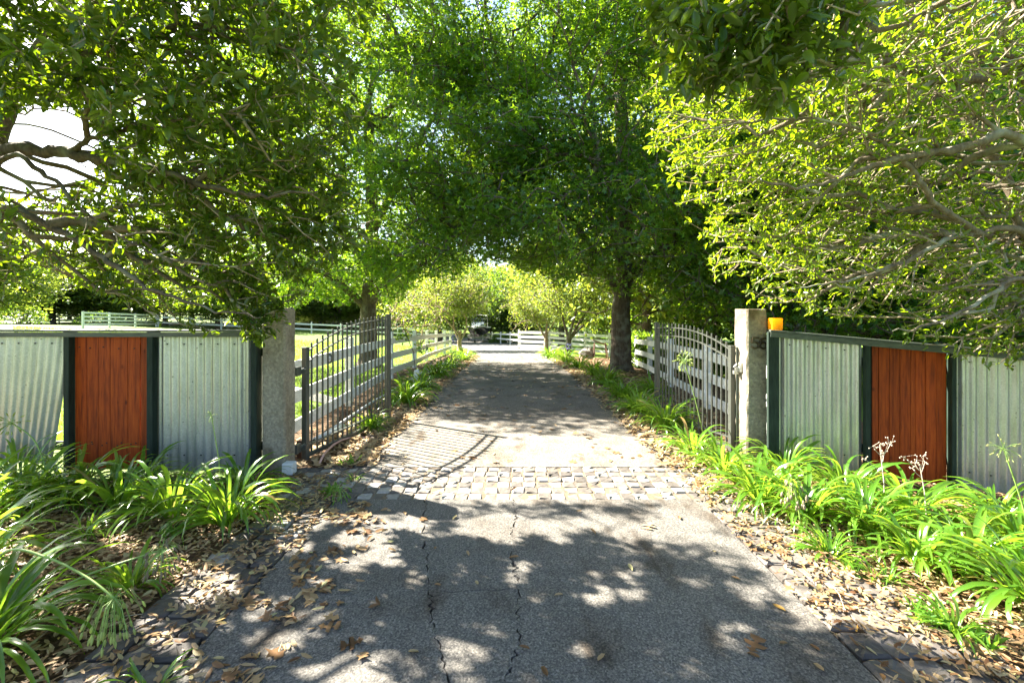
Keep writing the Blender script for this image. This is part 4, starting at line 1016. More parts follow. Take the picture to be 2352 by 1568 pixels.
t, n = tree('small_garden_tree', 'yellow-green tree with crooked tan stems at the end of the left rail fence', (-3.25, 28.5), [(0, 0, -.1), (-.05, 0, .6), (.02, 0, 1.2)], .17,
     [((-.6, 0, 3.4), (2.1, 1.8, 1.6)), ((.2, -.3, 3.6), (1.3, 1.3, 1.3))], 750, 'bright', .13, clumps=46,
     seeds=[[(0, 0, .4), (-.4, 0, 1.5), (-.3, 0, 2.9)], [(0, 0, .6), (.4, 0, 1.4), (.3, 0, 2.6)], [(0, 0, .9), (-.9, -.3, 2.0), (-1.6, -.3, 3.2)]], m=8, sub=1, jit=.12, barkm='tanbark', step=.3, rtip=.01, seed=43, tmpl=LEAF_HEX, wr=(.4, .5)); print(n)
t, n = tree('bare_shrub', 'half bare tan-twigged shrub behind the left rail fence', (-5.4, 26.5), [(0, 0, -.1), (0, 0, .4)], .12,
     [((0, 0, 1.9), (2.2, 1.6, 1.1)), ((0, 0, 2.8), (2.0, 1.5, .8))], 300, 'bright', .13,
     seeds=[[(0, 0, .1), (-.8, 0, 1.2), (-1.6, 0, 2.2)], [(0, 0, .1), (.6, 0, 1.2), (1.3, 0, 2.2)], [(0, 0, .1), (-.2, -.3, 1.4), (-.4, -.5, 2.6)], [(0, 0, .1), (.2, .3, 1.4), (.5, .4, 2.5)]], m=3, sub=0, jit=.15, barkm='tanbark', step=.3, rtip=.014, seed=44, tmpl=LEAF_HEX, wr=(.4, .5)); print(n)
dark0, n = tree('dark_evergreen_tree', 'dark tree standing just right of the boat at the end of the drive', (-1.5, 60), [(0, 0, -.1), (0, 0, 1.0), (0, 0, 3), (0, 0, 6)], .22,
     [((0, 0, 4.6), (2.6, 2.4, 3.2)), ((.3, 0, 6.6), (1.9, 1.8, 2.2))], 1100, 'darktree', .27, clumps=70, m=10, sub=1, jit=.25, tmpl=LEAF_HEX, wr=(.5, .7), step=.6, rtip=.015, seed=45); print(n)
mid0, n = tree('broadleaf_tree', 'broad green tree behind the trestle and white four-rail fence', (7.5, 34), [(0, 0, -.1), (0, 0, 1.4), (0, 0, 4), (0, 0, 8)], .25,
     [((0, 0, 5.0), (4.0, 3.6, 3.6)), ((.3, 0, 8.2), (3.2, 3.0, 3.0))], 1600, 'bright', .24, clumps=90, m=10, sub=1, jit=.25, tmpl=LEAF_HEX, wr=(.5, .7), step=.7, rtip=.014, seed=46); print(n)
GD = 'dark trees in a row beyond the boat'
for i, (px, d, s, h) in enumerate([(1172, 56, .95, .85), (1128, 64, 1.0, 1.0), (1195, 66, 1.1, 1.05), (1085, 68, 1.15, 1.1), (1222, 60, .9, 1.0)]):
    p = P3(px, 0, d); copytree(dark0, (p.x, p.y, g(p.x, p.y)), i * 1.3 + .5, (s, h), ['dark tree with two slim trunks above the sloping cream fence', 'dark tree directly behind the boat canopy', 'dark tree at the right end of the row beyond the sloping cream fence', 'dark tree farthest left behind the motor boat', 'dark tree behind the left end of the bright white fence'][i])
specs = [  # px, dist, radius scale, height scale, source, label
    (1290, 44, 1.3, 1.2, 'mid', 'tall light green tree above the twin garden trees'), (1420, 38, 1.2, 1.15, 'mid', 'light green tree behind the right oak trunk'),
    (1560, 30, 1.2, 1.1, 'dark', 'dark leafy tree behind the arched top of the right gate'), (1640, 26, 1.5, 1.2, 'dark', 'dark tree between the right gate and the numbered post'),
    (1900, 24, 1.7, 1.3, 'dark', 'dark tree behind the red boards of the right fence'), (2150, 21, 1.6, 1.2, 'dark', 'dark tree behind the far right corrugated sheet'), (2360, 20, 1.7, 1.3, 'dark', 'dark tree at the right edge behind the sunlit evergreen'),
    (2000, 34, 1.4, 1.5, 'mid', 'tall pale tree high behind the right evergreen'), (2500, 28, 1.5, 1.4, 'mid', 'tall pale tree just outside the right edge'),
    (1010, 46, 1.1, .85, 'mid', 'light tree left of the boat beyond the bare shrub'), (930, 58, 1.2, .8, 'mid', 'light tree beyond the far lawn fence right of the left oak trunk'),
    (780, 62, 1.3, .72, 'mid', 'light tree beyond the far lawn fence left of the left oak trunk'), (640, 58, 1.2, .66, 'mid', 'light tree beyond the lawn directly behind the left gate post'),
    (500, 50, 1.2, .72, 'mid', 'sunlit tree above the second corrugated sheet of the left fence'), (380, 54, 1.3, .72, 'mid', 'sunlit tree above the red boards of the left fence'),
    (250, 66, 1.5, .8, 'dark', 'dark tree beyond the oblique paddock fence'), (60, 60, 1.8, .85, 'dark', 'dark tree above the loose corrugated sheet at the far left'),
    (-80, 48, 1.6, .8, 'mid', 'pale tree at the extreme left edge'), (160, 78, 1.5, .75, 'mid', 'farthest pale tree above the short white fence'),
    (1240, 80, 1.5, 1.2, 'mid', 'far tree seen through the gap over the forecourt'), (1080, 84, 1.6, 1.1, 'mid', 'far tree high behind the boat'), (860, 84, 1.6, .9, 'dark', 'dark far tree right of the brown-roofed house'), (700, 90, 1.7, .8, 'dark', 'dark far tree left of the brown-roofed house')]
specs += [(300, 56, 1.7, .8, 'mid', 'broad sunlit tree beyond the left iron fence above the red boards'), (440, 60, 1.7, .82, 'mid', 'broad sunlit tree beyond the left iron fence above the second corrugated sheet'), (590, 64, 1.8, .85, 'mid', 'broad sunlit tree on the lawn just left of the plain gate post'),
    (120, 52, 1.6, .72, 'mid', 'broad sunlit tree beyond the left fence, above its loose sheet'), (740, 66, 1.8, 1.0, 'mid', 'sunlit tree on the lawn between the plain gate post and the left oak'), (960, 62, 1.6, 1.0, 'mid', 'sunlit tree beyond the lawn right of the left oak trunk'),
    (1380, 60, 1.6, 1.5, 'mid', 'tall far tree behind the four-rail fence, left part'), (1150, 100, 2.2, 1.2, 'mid', 'farthest tree on the axis of the drive'), (1700, 40, 1.8, 1.5, 'mid', 'tall tree far behind the numbered post'), (2250, 45, 2.0, 1.6, 'mid', 'tall tree far behind the right fence')]
for i, (px, d, s, h, k, lab) in enumerate(specs):
    p = P3(px, 0, d); src = mid0 if k == 'mid' else dark0; s2 = s * (1 if k == 'mid' else 1.35); h2 = h * (1 if k == 'mid' else 1.3)
    copytree(src, (p.x, p.y, g(p.x, p.y) - .1), i * 2.1, (s2, h2), lab)
for i, (x, y, s, h, lab) in enumerate([(-1.5, 26, 1.25, 1.35, None), (6.5, 22, 1.1, 1.25, None)][1:]):
    copytree(mid0, (x, y, g(x, y)), i, (s, h), 'tall light oak-like tree behind the right oak, its crown over the drive')
copytree(mid0, (-27, 23, g(-27, 23)), 2.2, (.8, .62), 'leafy tree behind the left iron fence, seen through the near limbs')
def shrub(px, d, r_, h, lab):
    p = P3(px, 0, d); n_ = 260; rng = np.random.default_rng(int(px + d)); P_ = np.abs(ell((0, 0, 0), (r_, r_ * .8, h), n_ * 5, rng, .6)) * np.sign(rng.normal(size=(n_ * 5, 3))); P_[:, 2] = np.abs(P_[:, 2])
    D_ = norm(P_ + rng.normal(size=P_.shape) * .6); L = rng.uniform(.12, .26, len(P_)); e = empty('garden_shrub', (p.x, p.y, g(p.x, p.y))); tag(e, lab, 'shrub')
    tag(link('foliage', leaves_mesh('foliage', P_, D_, L, L * .5, LEAF_HEX, M['darktree'], rng), e), kind='stuff')
    st = MB()
    for k in range(6): q = k * 1.05; st.tube([(0, 0, 0), (math.cos(q) * r_ * .5, math.sin(q) * r_ * .5, h * .6)], .03, 5)
    st.build('stem', M['bark'], e)
shrub(230, 46, 2.2, 1.3, 'low green shrub in front of the oblique paddock fence'); shrub(40, 40, 2.2, 1.8, 'dark shrub at the far left above the loose sheet')
shrub(1480, 17.5, 1.1, 1.3, 'leafy shrub between the right oak trunk and the right gate'); shrub(1160, 46, 1.6, .8, 'low dark shrub at the foot of the sloping cream fence')
shrub(300, 55, 3.0, 1.6, 'broad green shrub beside the short white fence')
shrub(1600, 14, 1.3, 1.2, 'leafy shrub behind the middle of the right gate'); 

# ------------------------------------------------------------------ agapanthus
def strap(L, lift, bend, wid, seed, twist=.3):
    """one strap leaf along +x: rises, arches and droops; returns verts, quads"""
    r_ = random.Random(seed); n = 8; x = z = 0.0; a = lift; V = []; q = []
    for i in range(n + 1):
        t = i / n; w_ = wid * (min(1, .45 + t * 2.2)) * (1 - max(0, (t - .62) / .38) ** 2 * .93); sw = .02 * math.sin(t * 3 + seed)
        tw = twist * math.sin(t * 2.4 + seed)
        V += [(x, sw - w_ / 2 * math.cos(tw), z + w_ * .16 - w_ / 2 * math.sin(tw)), (x, sw, z), (x, sw + w_ / 2 * math.cos(tw), z + w_ * .16 + w_ / 2 * math.sin(tw))]
        x += L / n * math.cos(a); z += L / n * math.sin(a); a -= bend / n * (0.4 + 1.6 * t)
    for i in range(n): b = i * 3; q += [(b, b + 1, b + 4, b + 3), (b + 1, b + 2, b + 5, b + 4)]
    return V, q
STR = []
for i in range(12):
    k = i / 11; V, q = strap(1.0, 1.40 - k * .75, 1.5 + k * 1.2 + random.uniform(-.2, .3), random.uniform(.044, .06), i)
    STR.append((V, q, npmesh('leaf', V, q, [4] * len(q), M['strap'], True, [random.random()] * len(q))))
def clump(x, y, L, n, label, group, single=False, rot=None, squash=1.0, low=.0):
    e = empty('agapanthus_clump', (x, y, g(x, y) - .02)); tag(e, label, 'plant', group); VV = []; QQ = []
    rr = random.Random(int(x * 100 + y * 10))
    for i in range(n):
        k = i / n; idx = min(11, int(k * 12 + rr.uniform(-1, 1)) % 12) if k < 1 else 11; idx = max(0, idx)
        az_ = rr.uniform(0, 2 * math.pi); ll = L * rr.uniform(.62, 1.12) * (1 - .1 * k); off = Vector((math.cos(az_), math.sin(az_), 0)) * rr.uniform(.0, .09) * (L / .5)
        mt = Matrix.Translation(off) @ Matrix.Rotation(az_, 4, 'Z') @ Matrix.Rotation(rr.gauss(0, .12) + low, 4, 'Y') @ Matrix.Rotation(rr.gauss(0, .18), 4, 'X') @ Matrix.Diagonal((ll, ll * rr.uniform(.8, 1.15) * (.5 / max(L, .3)) ** .3, ll, 1))
        if single:
            b = len(VV); V, q, _ = STR[idx]; VV += [tuple(mt @ Vector(v)) for v in V]; QQ += [tuple(b + j for j in f) for f in q]
        else:
            o = bpy.data.objects.new('leaf', STR[idx][2]); COL.objects.link(o); o.parent = e; o.matrix_basis = mt
    if single:
        rn = np.repeat([rr.random() for _ in range(n)], 16)
        tag(link('leaves', npmesh('leaves', VV, QQ, [4] * len(QQ), M['strap'], True, rn), e), kind='stuff')
    return e
GL = 'agapanthus clumps in the left bed'; GR = 'agapanthus clumps in the right bed'
left = [  # px, py of the clump's foot, leaf length, number of leaves, label
    (525, 1195, .62, 58, 'agapanthus clump at the foot of the left gate post, spilling towards the drive'),
    (395, 1180, .60, 52, 'agapanthus clump in front of the second corrugated sheet, under a green flower stalk'),
    (270, 1160, .60, 50, 'agapanthus clump in front of the red boards of the left fence'),
    (165, 1140, .62, 46, 'agapanthus clump in front of the post by the loose corrugated sheet'),
    (60, 1165, .62, 46, 'agapanthus clump in front of the loose corrugated sheet, behind the yellowish flower head'),
    (40, 1110, .62, 40, 'agapanthus clump tight against the loose corrugated sheet'),
    (-60, 1200, .66, 44, 'agapanthus clump at the left edge of the picture, middle height'),
    (330, 1115, .5, 30, 'agapanthus clump tight against the left fence between red boards and second sheet'),
    (560, 1125, .5, 30, 'small upright agapanthus hard against the foot of the left gate post'),
    (-90, 1330, .72, 56, 'large shaded agapanthus clump at the left edge, above the bent seed head'),
    (-60, 1500, .72, 52, 'large agapanthus clump filling the bottom left corner'),
    (300, 1350, .34, 36, 'low agapanthus clump alone in the left leaf litter'),
    (200, 1225, .26, 22, 'small withered agapanthus with a few violet flowers in the left leaf litter'),
    (345, 1590, .26, 12, 'small young agapanthus in the paving joint at the bottom edge'),
    (815, 1100, .16, 9, 'tuft of grass-like leaves growing in the cobbles by the left gate'),
]
right = [
    (1590, 1040, .55, 46, 'agapanthus clump under the pale yellow flower head inside the right gate'),
    (1660, 1085, .56, 50, 'bright agapanthus clump at the foot of the right gate, edge of the cobbles'),
    (1745, 1150, .62, 62, 'bright agapanthus clump in front of the post numbered 56'),
    (1850, 1190, .62, 62, 'bright agapanthus clump with a grey withered seed head'),
    (1940, 1140, .60, 50, 'bright agapanthus clump before the first corrugated sheet of the right fence'),
    (1990, 1215, .58, 52, 'bright agapanthus clump around the pale dried branched stalk'),
    (2090, 1190, .60, 50, 'bright agapanthus clump before the red boards of the right fence'),
    (2110, 1290, .52, 44, 'bright agapanthus clump below the red boards, nearest the leaf litter'),
    (2230, 1300, .60, 52, 'bright agapanthus clump left of the tall green flower stalk'),
    (2345, 1250, .66, 52, 'bright agapanthus clump at the right edge with the tall green flower stalk'),
    (2400, 1400, .70, 58, 'bright agapanthus clump at the right edge, lowest of all'),
    (2290, 1200, .55, 36, 'agapanthus clump tight against the last corrugated sheet'),
    (1905, 1275, .32, 30, 'low agapanthus clump at the front of the right bed'),
    (2190, 1450, .26, 26, 'low grassy agapanthus alone in the right leaf litter'),
    (2010, 1330, .16, 12, 'small seedling tuft in the right leaf litter'),
    (1800, 1085, .58, 40, 'agapanthus clump hard against the foot of the numbered post'),
    (2040, 1330, .2, 12, 'small sunlit tuft below the right agapanthus row'),
]
for px, py, L, n, lab in left: x, y = G(px, py); clump(x, y, L * 1.04, int(n * 1.7), lab, GL)
for px, py, L, n, lab in right: x, y = G(px, py); clump(x, y, L * .98, int(n * 1.95), lab, GR)
mid = [  # beyond the gate, small in the picture
    (1530, 985, .5, 'agapanthus clump at the outer post of the right gate'), (1470, 950, .48, 'agapanthus clump right of the drive just beyond the gate'), (1500, 905, .45, 'agapanthus clump in shade between the right gate and the oak'),
    (1430, 915, .45, 'dark agapanthus clump right of the drive below the oak trunk'), (1395, 885, .48, 'dark agapanthus clump at the drive edge left of the right oak'), (1365, 862, .48, 'dark agapanthus clump mid way along the right drive edge'), (1330, 845, .48, 'dark agapanthus clump before the boulder'),
    (1300, 832, .6, 'tall agapanthus clump with a blue flower before the twin garden trees'), (1265, 822, .6, 'agapanthus clump at the far right end of the drive'),
    (935, 925, .5, 'dark agapanthus clump beside the white stake left of the drive'), (965, 895, .5, 'dark agapanthus clump behind the white stake'), (1000, 868, .5, 'dark agapanthus clump under the left rail fence'), (1035, 845, .5, 'agapanthus clump left of the drive, second from its far end'), (1065, 828, .55, 'sunlit agapanthus clump at the far left end of the drive'),
    (1020, 852, .45, 'agapanthus clump with a blue flower by the rail fence'), (850, 985, .3, 'thin agapanthus behind the bars of the left gate')]
GM = 'agapanthus clumps along the drive beyond the gate'
for px, py, L, lab in mid: x, y = G(px, py); clump(x, y, L * 1.35, 130, lab, GM, single=True)

def umbel(head, foot, r_, label, mat='petal', droop=0.0, n=34, stalk='stalk', podL=.035, curve=None, podd=.012, rs=.006, dirbias=None):
    """flower stalk with a round head of pods; a thing of its own only through its plant: stands in the bed"""
    e = empty('agapanthus_flower_stalk', foot); tag(e, label, 'flower'); H = Vector(head) - Vector(foot); pts = [Vector((0, 0, 0))] + ([Vector(c) - Vector(foot) for c in curve] if curve else [H * .5 + Vector((.015, 0, 0))]) + [H]
    sm_ = smoothline([tuple(p) for p in pts], 6); MB().tube([Vector(p) for p in sm_], taper(len(sm_), rs * 1.2, rs * .8), 6).build('stalk', M[stalk], e, True)
    rr = random.Random(int(head[0] * 100)); rays = MB(); pods = MB()
    for i in range(n):
        v = Vector((rr.gauss(0, 1), rr.gauss(0, 1), rr.gauss(0, 1))).normalized()
        if dirbias: v = (v * .75 + Vector(dirbias)).normalized()
        L = r_ * rr.uniform(.75, 1.05); m_ = H + v * L * .55 + Vector((0, 0, .01)); en = H + v * L + Vector((0, 0, -droop * L)); rays.tube([H, m_, en], .0014, 3, False)
        dv = (en - m_).normalized(); dv = (dv + Vector((0, 0, -droop * .8))).normalized(); en2 = en + dv * podL
        pods.tube([en, en + dv * podL * .35, en + dv * podL * .75, en2], [podd * .25, podd * .5, podd * .42, podd * .08], 5)
    rays.build('flower_stems', M[stalk], e); tag(pods.build('seed_pods', M[mat], e, True), kind='stuff')
    return e
def foot(px, py): x, y = G(px, py); return (x, y, g(x, y))
d = foot(125, 1150)[1]; umbel(P3(28, 972, d + .05), foot(125, 1150), .085, 'yellowish-white flower head leaning left before the loose corrugated sheet', 'petal', curve=[P3(85, 1020, d)])
d = foot(512, 1160)[1]; umbel(P3(486, 955, d), foot(512, 1160), .045, 'thin green stalk with a small starry head before the second corrugated sheet', 'petal', n=16, podL=.014, podd=.004, rs=.004)
umbel(P3(262, 1372, 2.2), foot(-60, 1380), .12, 'drooping green seed head hanging from an arched stalk at bottom left', 'petal', droop=.75, n=44, curve=[P3(10, 1268, 2.35), P3(110, 1280, 2.3), P3(200, 1325, 2.25)], podL=.035, dirbias=(0, 0, -.45))
umbel(P3(372, 1262, 2.7), foot(-40, 1480), .10, 'withered pale seed head at the end of a straight stalk over the left litter', 'dry_pod', droop=.5, n=34, curve=[P3(160, 1338, 2.5)], podL=.04)
d = foot(1618, 1010)[1]; umbel(P3(1571, 828, d), foot(1618, 1010), .12, 'pale yellow-green flower head in front of the right gate bars', 'petal', n=46, podd=.016)
d = foot(2345, 1250)[1] - .1; umbel(P3(2305, 1030, d), (foot(2345, 1250)[0], d, -.15), .085, 'tall green flower stalk with spiky head at the right edge', 'petal', n=26, podL=.02, podd=.006)
d = foot(1850, 1190)[1] - .25; umbel(P3(1820, 1105, d), (P3(1840, 1200, d).x, d, -.05), .1, 'grey withered drooping seed head over the bright right clumps', 'dry_pod', droop=.9, n=32, podL=.04, podd=.02, dirbias=(0, 0, -.3))
x, y = G(1045, 845); umbel((x, y, g(x, y) + .95), (x, y, g(x, y)), .1, 'pale blue flower head at the far left end of the drive', 'blue_petal', n=30, podd=.02)
x, y = G(1306, 832); umbel((x, y, g(x, y) + .62), (x, y, g(x, y)), .1, 'small blue flower head right of the drive before the garden trees', 'blue_petal', n=30, podd=.02)
x, y = G(778, 1150); umbel((x, y, .1), (x, y, 0), .1, 'fallen dark green seed head lying at the drive edge by the left cobbles', 'weed', droop=.3, n=36, podL=.035, podd=.014)
def dried(px, py, d, tips, label):
    f = P3(px, py, d); e = empty('dried_flower_stalk', f); tag(e, label, 'dried flower'); mb = MB(); bd = MB(); rr = random.Random(px)
    top = P3(tips[0][0], tips[0][1], d) - f; mb.tube([Vector((0, 0, 0)), top * .5 + Vector((.01, 0, 0)), top], [.005, .004, .003], 5)
    for (tx, ty, bx_, by_) in tips[1:]:
        a = P3(bx_, by_, d) - f; b = P3(tx, ty, d + rr.uniform(-.05, .05)) - f; mb.tube([a, (a + b) / 2 + Vector((0, 0, -.008)), b], [.003, .0025, .002], 4)
        for k in range(5):
            c = b + Vector((rr.gauss(0, .022), rr.gauss(0, .015), rr.gauss(0, .018))); mb.tube([b, c], .0012, 3, False); bd.lathe([(.001, -.005), (.005, 0), (.001, .006)], c, 5)
    mb.build('stalk', M['drystalk'], e); bd.build('seed_heads', M['drystalk'], e)
dried(2033, 1180, 3.75, [(2020, 1020), (2022, 1020, 2026, 1055), (2040, 1017, 2026, 1050), (2004, 1024, 2022, 1045), (1986, 1053, 2028, 1085), (2048, 1015, 2026, 1048), (2030, 1040, 2027, 1060)], 'pale dried branched stalk before the left half of the right red boards')
dried(2128, 1190, 3.7, [(2112, 1065), (2075, 1048, 2112, 1080), (2122, 1045, 2115, 1078), (2105, 1055, 2112, 1070), (2095, 1075, 2115, 1095), (2124, 1060, 2116, 1085), (2100, 1062, 2112, 1080)], 'pale dried branched stalk before the right half of the right red boards')

# rose sapling with its white stake guard
x, y = G(955, 893); e = empty('rose_sapling', (x, y, g(x, y))); tag(e, 'young rose sapling with a white stake guard beside the left rail fence', 'sapling')
MB().box((0, 0, .2), (.1, .1, .42), Matrix.Rotation(.12, 3, 'Y'), bevel=.01).build('stake_guard', M['white'], e)
MB().tube([(0, 0, .3), (-.05, 0, .8), (-.2, 0, 1.15), (-.35, 0, 1.5)], [.012, .01, .007, .004], 5).build('stem', M['bark'], e)
rng = np.random.default_rng(5); P_ = np.concatenate([ell((-.28, 0, 1.15), (.22, .2, .18), 50, rng), ell((.15, 0, .9), (.2, .2, .16), 60, rng)]); L = rng.uniform(.05, .09, len(P_))
tag(link('foliage', leaves_mesh('foliage', P_, norm(rng.normal(size=P_.shape)), L, L * .6, LEAF_HEX, M['oak'], rng), e), kind='stuff')

# ------------------------------------------------------------------ leaf litter
def litter(n, sampler, name, label, Lr=(.034, .068), oakfrac=.08, zoff=.0, seed=3, zr=.028, tilt=.28):
    rng = np.random.default_rng(seed); xy = sampler(rng, n); n = len(xy); Z = np.array([g(a, b) for a, b in xy])
    z = Z + zoff + rng.random(n) * zr; az_ = rng.random(n) * 2 * np.pi; D_ = norm(np.stack([np.cos(az_), np.sin(az_), rng.normal(size=n) * tilt], 1))
    P_ = np.stack([xy[:, 0], xy[:, 1], z], 1); L = rng.uniform(*Lr, n); W = L * rng.uniform(.22, .42, n); k = rng.random(n) < oakfrac
    def mk(P_, D_, L, W, T, fc):
        T = T.copy(); m_ = len(P_); ref = norm(rng.normal(size=(m_, 3)) * .3 + np.array([0, 0, 1.])); s = norm(np.cross(ref, D_)); u = np.cross(D_, s); cu = rng.uniform(-.8, 1.6, m_)
        V = P_[:, None] + D_[:, None] * ((T[None, :, 0:1] - .5) * L[:, None, None]) + s[:, None] * (T[None, :, 1:2] * W[:, None, None]) + u[:, None] * ((T[None, :, 2:3] * 1.4 + .22 * (np.abs(T[None, :, 0:1] - .5) ** 2)) * L[:, None, None] * cu[:, None, None])
        V[:, :, 2] = np.maximum(V[:, :, 2], np.repeat(P_[:, 2:3] - .004, V.shape[1], 1)); kk = len(T); base = np.arange(m_)[:, None] * kk
        ff = np.concatenate([base + np.array(f)[None] for f in fc], 1).ravel(); return V.reshape(-1, 3), ff, np.tile([len(f) for f in fc], m_), np.repeat(rng.random(m_), len(fc)), kk * m_
    a = mk(P_[~k], D_[~k], L[~k], W[~k], *LEAF_HEX); b = mk(P_[k], D_[k], L[k] * 1.4, L[k] * 1.1, *LEAF_OAK)
    V = np.concatenate([a[0], b[0]]); ff = np.concatenate([a[1], b[1] + a[4]]); sz = np.concatenate([a[2], b[2]]); rn = np.concatenate([a[3], b[3] * .45])
    o = link(name, npmesh(name, V, ff, sz, M['litter'], False, rn)); tag(o, label, 'leaf litter', kind='stuff'); return o
def fbm(x, y, s=1.0): return .5 + .25 * np.sin(x * 3.1 * s + 1.3 * np.sin(y * 2.3 * s)) + .25 * np.sin(y * 4.1 * s + 1.7 * np.sin(x * 2.9 * s + .5))
def s_left(rng, n):
    x = rng.uniform(-6.5, -1.55, n); y = rng.uniform(.7, 4.7, n); e = np.clip((-1.6 - x) / .5, 0, 1); p = np.where(x > -2.1, .22 + .65 * fbm(x, y, 2) ** 2, .95); k = rng.random(n) < p; return np.stack([x, y], 1)[k]
def s_right(rng, n):
    x = rng.uniform(1.68, 6.8, n); y = rng.uniform(.7, 5.2, n); p = np.where(x < 2.45, .2 + .75 * fbm(x, y, 2), .95); k = (rng.random(n) < p) & (y < 5.35 - .28 * (x - 2.6)); return np.stack([x, y], 1)[k]
litter(30000, s_left, 'leaf_litter', 'thick tan leaf litter over the left bed', oakfrac=.04, seed=3)
litter(32000, s_right, 'leaf_litter', 'thick tan leaf litter over the right bed', oakfrac=.05, seed=4)
def s_edge(rng, n):
    side = rng.random(n) < .5; y = rng.uniform(4.9, 22, n) ; off = np.abs(rng.normal(size=n)) * .55; x = np.where(side, -1.55 - off, 1.65 + off * 1.6) + rng.normal(size=n) * .05; k = (x > -3.4) & (x < 6.2); return np.stack([x, y], 1)[k]
litter(15000, s_edge, 'leaf_litter', 'brown oak leaf litter along both drive edges beyond the gate', (.05, .1), .5, .0, 5)
def s_drive(rng, n):
    x = rng.uniform(XL, XR, n); y = rng.uniform(5, 20, n); return np.stack([x, y], 1)
litter(420, s_drive, 'leaf_litter', 'scattered fallen leaves far up the drive', (.04, .09), .4, .004, 6, .004, .06)
def s_dl(rng, n):
    t_ = np.abs(rng.normal(size=n)) * .3; y = rng.uniform(1.2, 4.0, n); x = -1.56 + t_; clus = fbm(x, y, 3) > .45; return np.stack([x, y], 1)[clus & (t_ < 1.2)]
litter(650, s_dl, 'leaf_litter', 'drift of dry leaves along the left edge of the near concrete', (.045, .085), .22, .004, 7, .014, .15)
# single fallen leaves on the concrete and cobbles
def one_leaf(tm, seed, w_, L=1.0):
    rng = np.random.default_rng(seed); T, fc = tm; V = (T - np.array([.5, 0, 0])) * np.array([1, w_, 1.2]); V[:, 2] += .35 * (V[:, 0] ** 2) - .3 * np.abs(V[:, 1]) * rng.uniform(-.5, 1); V[:, 2] -= V[:, 2].min()
    ff = np.concatenate([np.array(f) for f in fc]); return npmesh('fallen_leaf', V, ff, [len(f) for f in fc], M['litter'], True, [rng.random() * .4] * len(fc))
LOBE = [(0, 0), (.12, .02), (.2, .05), (.22, .22), (.14, .36), (.3, .30), (.36, .08), (.5, .07), (.52, .3), (.46, .52), (.62, .4), (.66, .1), (.78, .09), (.84, .3), (.9, .12), (1, 0)]
def lobed(seed):
    pts = LOBE + [(a, -b) for a, b in reversed(LOBE[1:-1])]; mb = MB(); rr = random.Random(seed); n = len(LOBE)
    V = [(a - .5, b * .85, .25 * (a - .5) ** 2 + .12 * abs(b) * rr.uniform(.2, 1.4)) for a, b in pts]; N_ = len(V); f = [(i, (N_ - i) % N_, N_ - i - 1, i + 1) for i in range(1, n - 2)] + [(0, N_ - 1, 1), (n - 2, n, n - 1)]
    return npmesh('fallen_leaf', V, np.concatenate([np.array(q) for q in f]), [len(q) for q in f], M['litter'], False, [rr.random() * .35] * len(f))
EL = [one_leaf(LEAF_FULL, i, .36) for i in range(4)]; LB = [lobed(i) for i in range(3)]
GF = 'single fallen leaves on the concrete'
def fall(x, y, me, L, lab):
    o = link('fallen_leaf', me); o.location = (x, y, g(x, y) + .004); o.rotation_euler = (random.gauss(0, .08), random.gauss(0, .08), random.uniform(0, 6.28)); o.scale = (L, L, L); tag(o, lab, 'leaf', GF)
lobes = [(760, 1440, 'brown lobed oak leaf near the left drive edge, upper of two'), (805, 1480, 'brown lobed oak leaf near the left drive edge, lower of two'), (1735, 1480, 'single brown lobed oak leaf alone on the right of the near concrete'), (1415, 1040, 'small oak leaf on the strip beyond the cobbles, right'), (1085, 1052, 'small oak leaf in the gate shadow'), (1490, 1210, 'lobed leaf at the sunlit edge right of the near concrete'), (748, 1350, 'curled brown oak leaf by the left paving')]
for px, py, lab in lobes: x, y = G(px, py); fall(x, y, random.choice(LB), .13, lab)
ov = [(1075, 1272), (1180, 1125), (1362, 1222), (1448, 1305), (1205, 1490), (1382, 1513), (1790, 1398), (1870, 1490), (1690, 1330), (1640, 1268), (1520, 1140), (950, 1500), (1095, 1340), (1283, 1368), (1730, 1508), (1800, 1480), (1180, 1282), (860, 1395), (1045, 1190), (1560, 1190), (1330, 1175), (900, 1265), (880, 1200), (1005, 1345), (1250, 1545), (1880, 1535), (1690, 1215), (1600, 1150), (930, 1180), (1000, 1260)]
OVL = ['small tan leaf right of the upper part of the left long crack', 'small tan leaf at the sunlit edge just below the cobbles, centre', 'small tan leaf in shade right of centre, a little below the sunlit edge', 'small tan leaf right of centre on the near concrete', 'small tan leaf just right of the right long crack near the bottom', 'small tan leaf near the bottom, centre right', 'small tan leaf at the right edge of the near concrete', 'tan leaf near the bottom right corner of the near concrete', 'tan leaf right of centre near the right edge of the concrete', 'tan leaf by the sunlit right edge of the near concrete', 'small tan leaf on the sunlit cobbles at right', 'small tan leaf near the bottom left of the long left crack', 'small tan leaf between the two long cracks', 'small tan leaf right of the cross crack', 'small tan leaf low on the right of the concrete', 'lowest tan leaf on the right of the concrete', 'small tan leaf touching the right long crack', 'small tan leaf left of the left long crack, lower half', 'small tan leaf on the bright band between the cracks', 'tan leaf in the bright band at right below the cobbles', 'tan leaf in the bright band right of the right long crack', 'tan leaf in the left dapples, upper one', 'tan leaf just below the cobbles at left', 'tan leaf lying in the left long crack', 'tan leaf at the very bottom, right of centre', 'tan leaf in the bottom right corner of the concrete', 'tan leaf at the right end of the bright band', 'tan leaf at the right end of the cobbles', 'tan leaf below the gate shadow at left', 'tan leaf left of the left long crack, upper half']
for (px, py), lab in zip(ov, OVL): x, y = G(px, py); fall(x, y, random.choice(EL), random.uniform(.05, .075), lab)
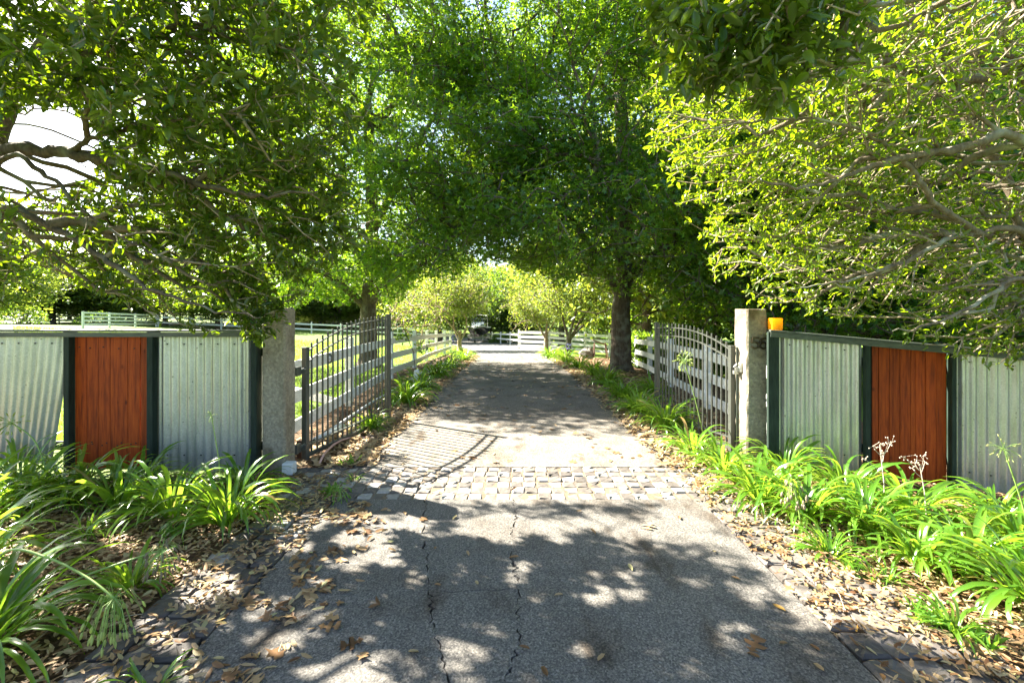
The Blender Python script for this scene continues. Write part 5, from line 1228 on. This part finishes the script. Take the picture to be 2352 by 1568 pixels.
# twigs in the litter
tw = MB()
for i in range(70):
    x = random.choice([random.uniform(-4.5, -1.7), random.uniform(1.8, 5)]); y = random.uniform(1.3, 4.2); a = random.uniform(0, 6.28); L = random.uniform(.08, .3); z = g(x, y) + .025
    tw.tube([(x, y, z), (x + math.cos(a) * L * .5 + .01, y + math.sin(a) * L * .5, z + .012), (x + math.cos(a) * L, y + math.sin(a) * L, z)], [.003, .0025, .0015], 4)
tag(tw.build('fallen_twigs', M['twig']), 'thin fallen twigs scattered through the leaf litter', 'twigs', kind='stuff')
# small weeds
def weed(px, py, r_, n, lab):
    x, y = G(px, py); e = empty('weed', (x, y, g(x, y))); tag(e, lab, 'weed'); rng = np.random.default_rng(px); D_ = norm(np.stack([rng.normal(size=n), rng.normal(size=n), np.abs(rng.normal(size=n)) + .5], 1)); L = rng.uniform(.5, 1, n) * r_
    P_ = rng.normal(size=(n, 3)) * np.array([.3, .3, .0]) * r_; tag(link('foliage', leaves_mesh('foliage', P_, D_, L, L * .18, LEAF_HEX, M['weed'], rng), e), kind='stuff')
for a in [(800, 1065, .12, 30, 'small weed among leaves just inside the left gate'), (760, 1130, .1, 50, 'leafy weed where the left cobbles meet the bed'), (2130, 1420, .12, 40, 'fine green weed at the left of the low right grass tuft'), (1960, 1310, .1, 30, 'fine weed left of the small right tufts'), (2260, 1480, .1, 40, 'fine weed at the lower right in the litter'), (390, 1230, .1, 40, 'feathery weed between the left agapanthus clumps')]: weed(*a)

# ------------------------------------------------------------------ lawn blades near the rail fence
def grass():
    rng = np.random.default_rng(9); n = 42000; y = 6 + 26 * rng.random(n) ** 1.5; x = -3.5 - rng.random(n) * (3 + (y - 6) * 1.1); P_ = np.stack([x, y, np.array([g(a, b) for a, b in zip(x, y)]) - .06], 1)
    D_ = norm(np.stack([rng.normal(size=n) * .4, rng.normal(size=n) * .4, np.ones(n)], 1)); L = rng.uniform(.05, .11, n) * (1 + (y - 6) / 30)
    T = (np.array([[0, -.5, 0], [0, .5, 0], [1, 0, 0]]), [(0, 1, 2)])
    tag(link('lawn_grass', leaves_mesh('lawn_grass', P_, D_, L, np.full(n, .012) * (1 + (y - 6) / 12), T, M['grass'], rng)), 'sunlit mown lawn behind the left rail fence', 'grass', kind='stuff')
grass()
print('objects', len(bpy.data.objects), 'tris', sum(sum(len(p.vertices) - 2 for p in me.polygons) if len(me.polygons) < 2000 else len(me.loops) - 2 * len(me.polygons) for me in bpy.data.meshes))
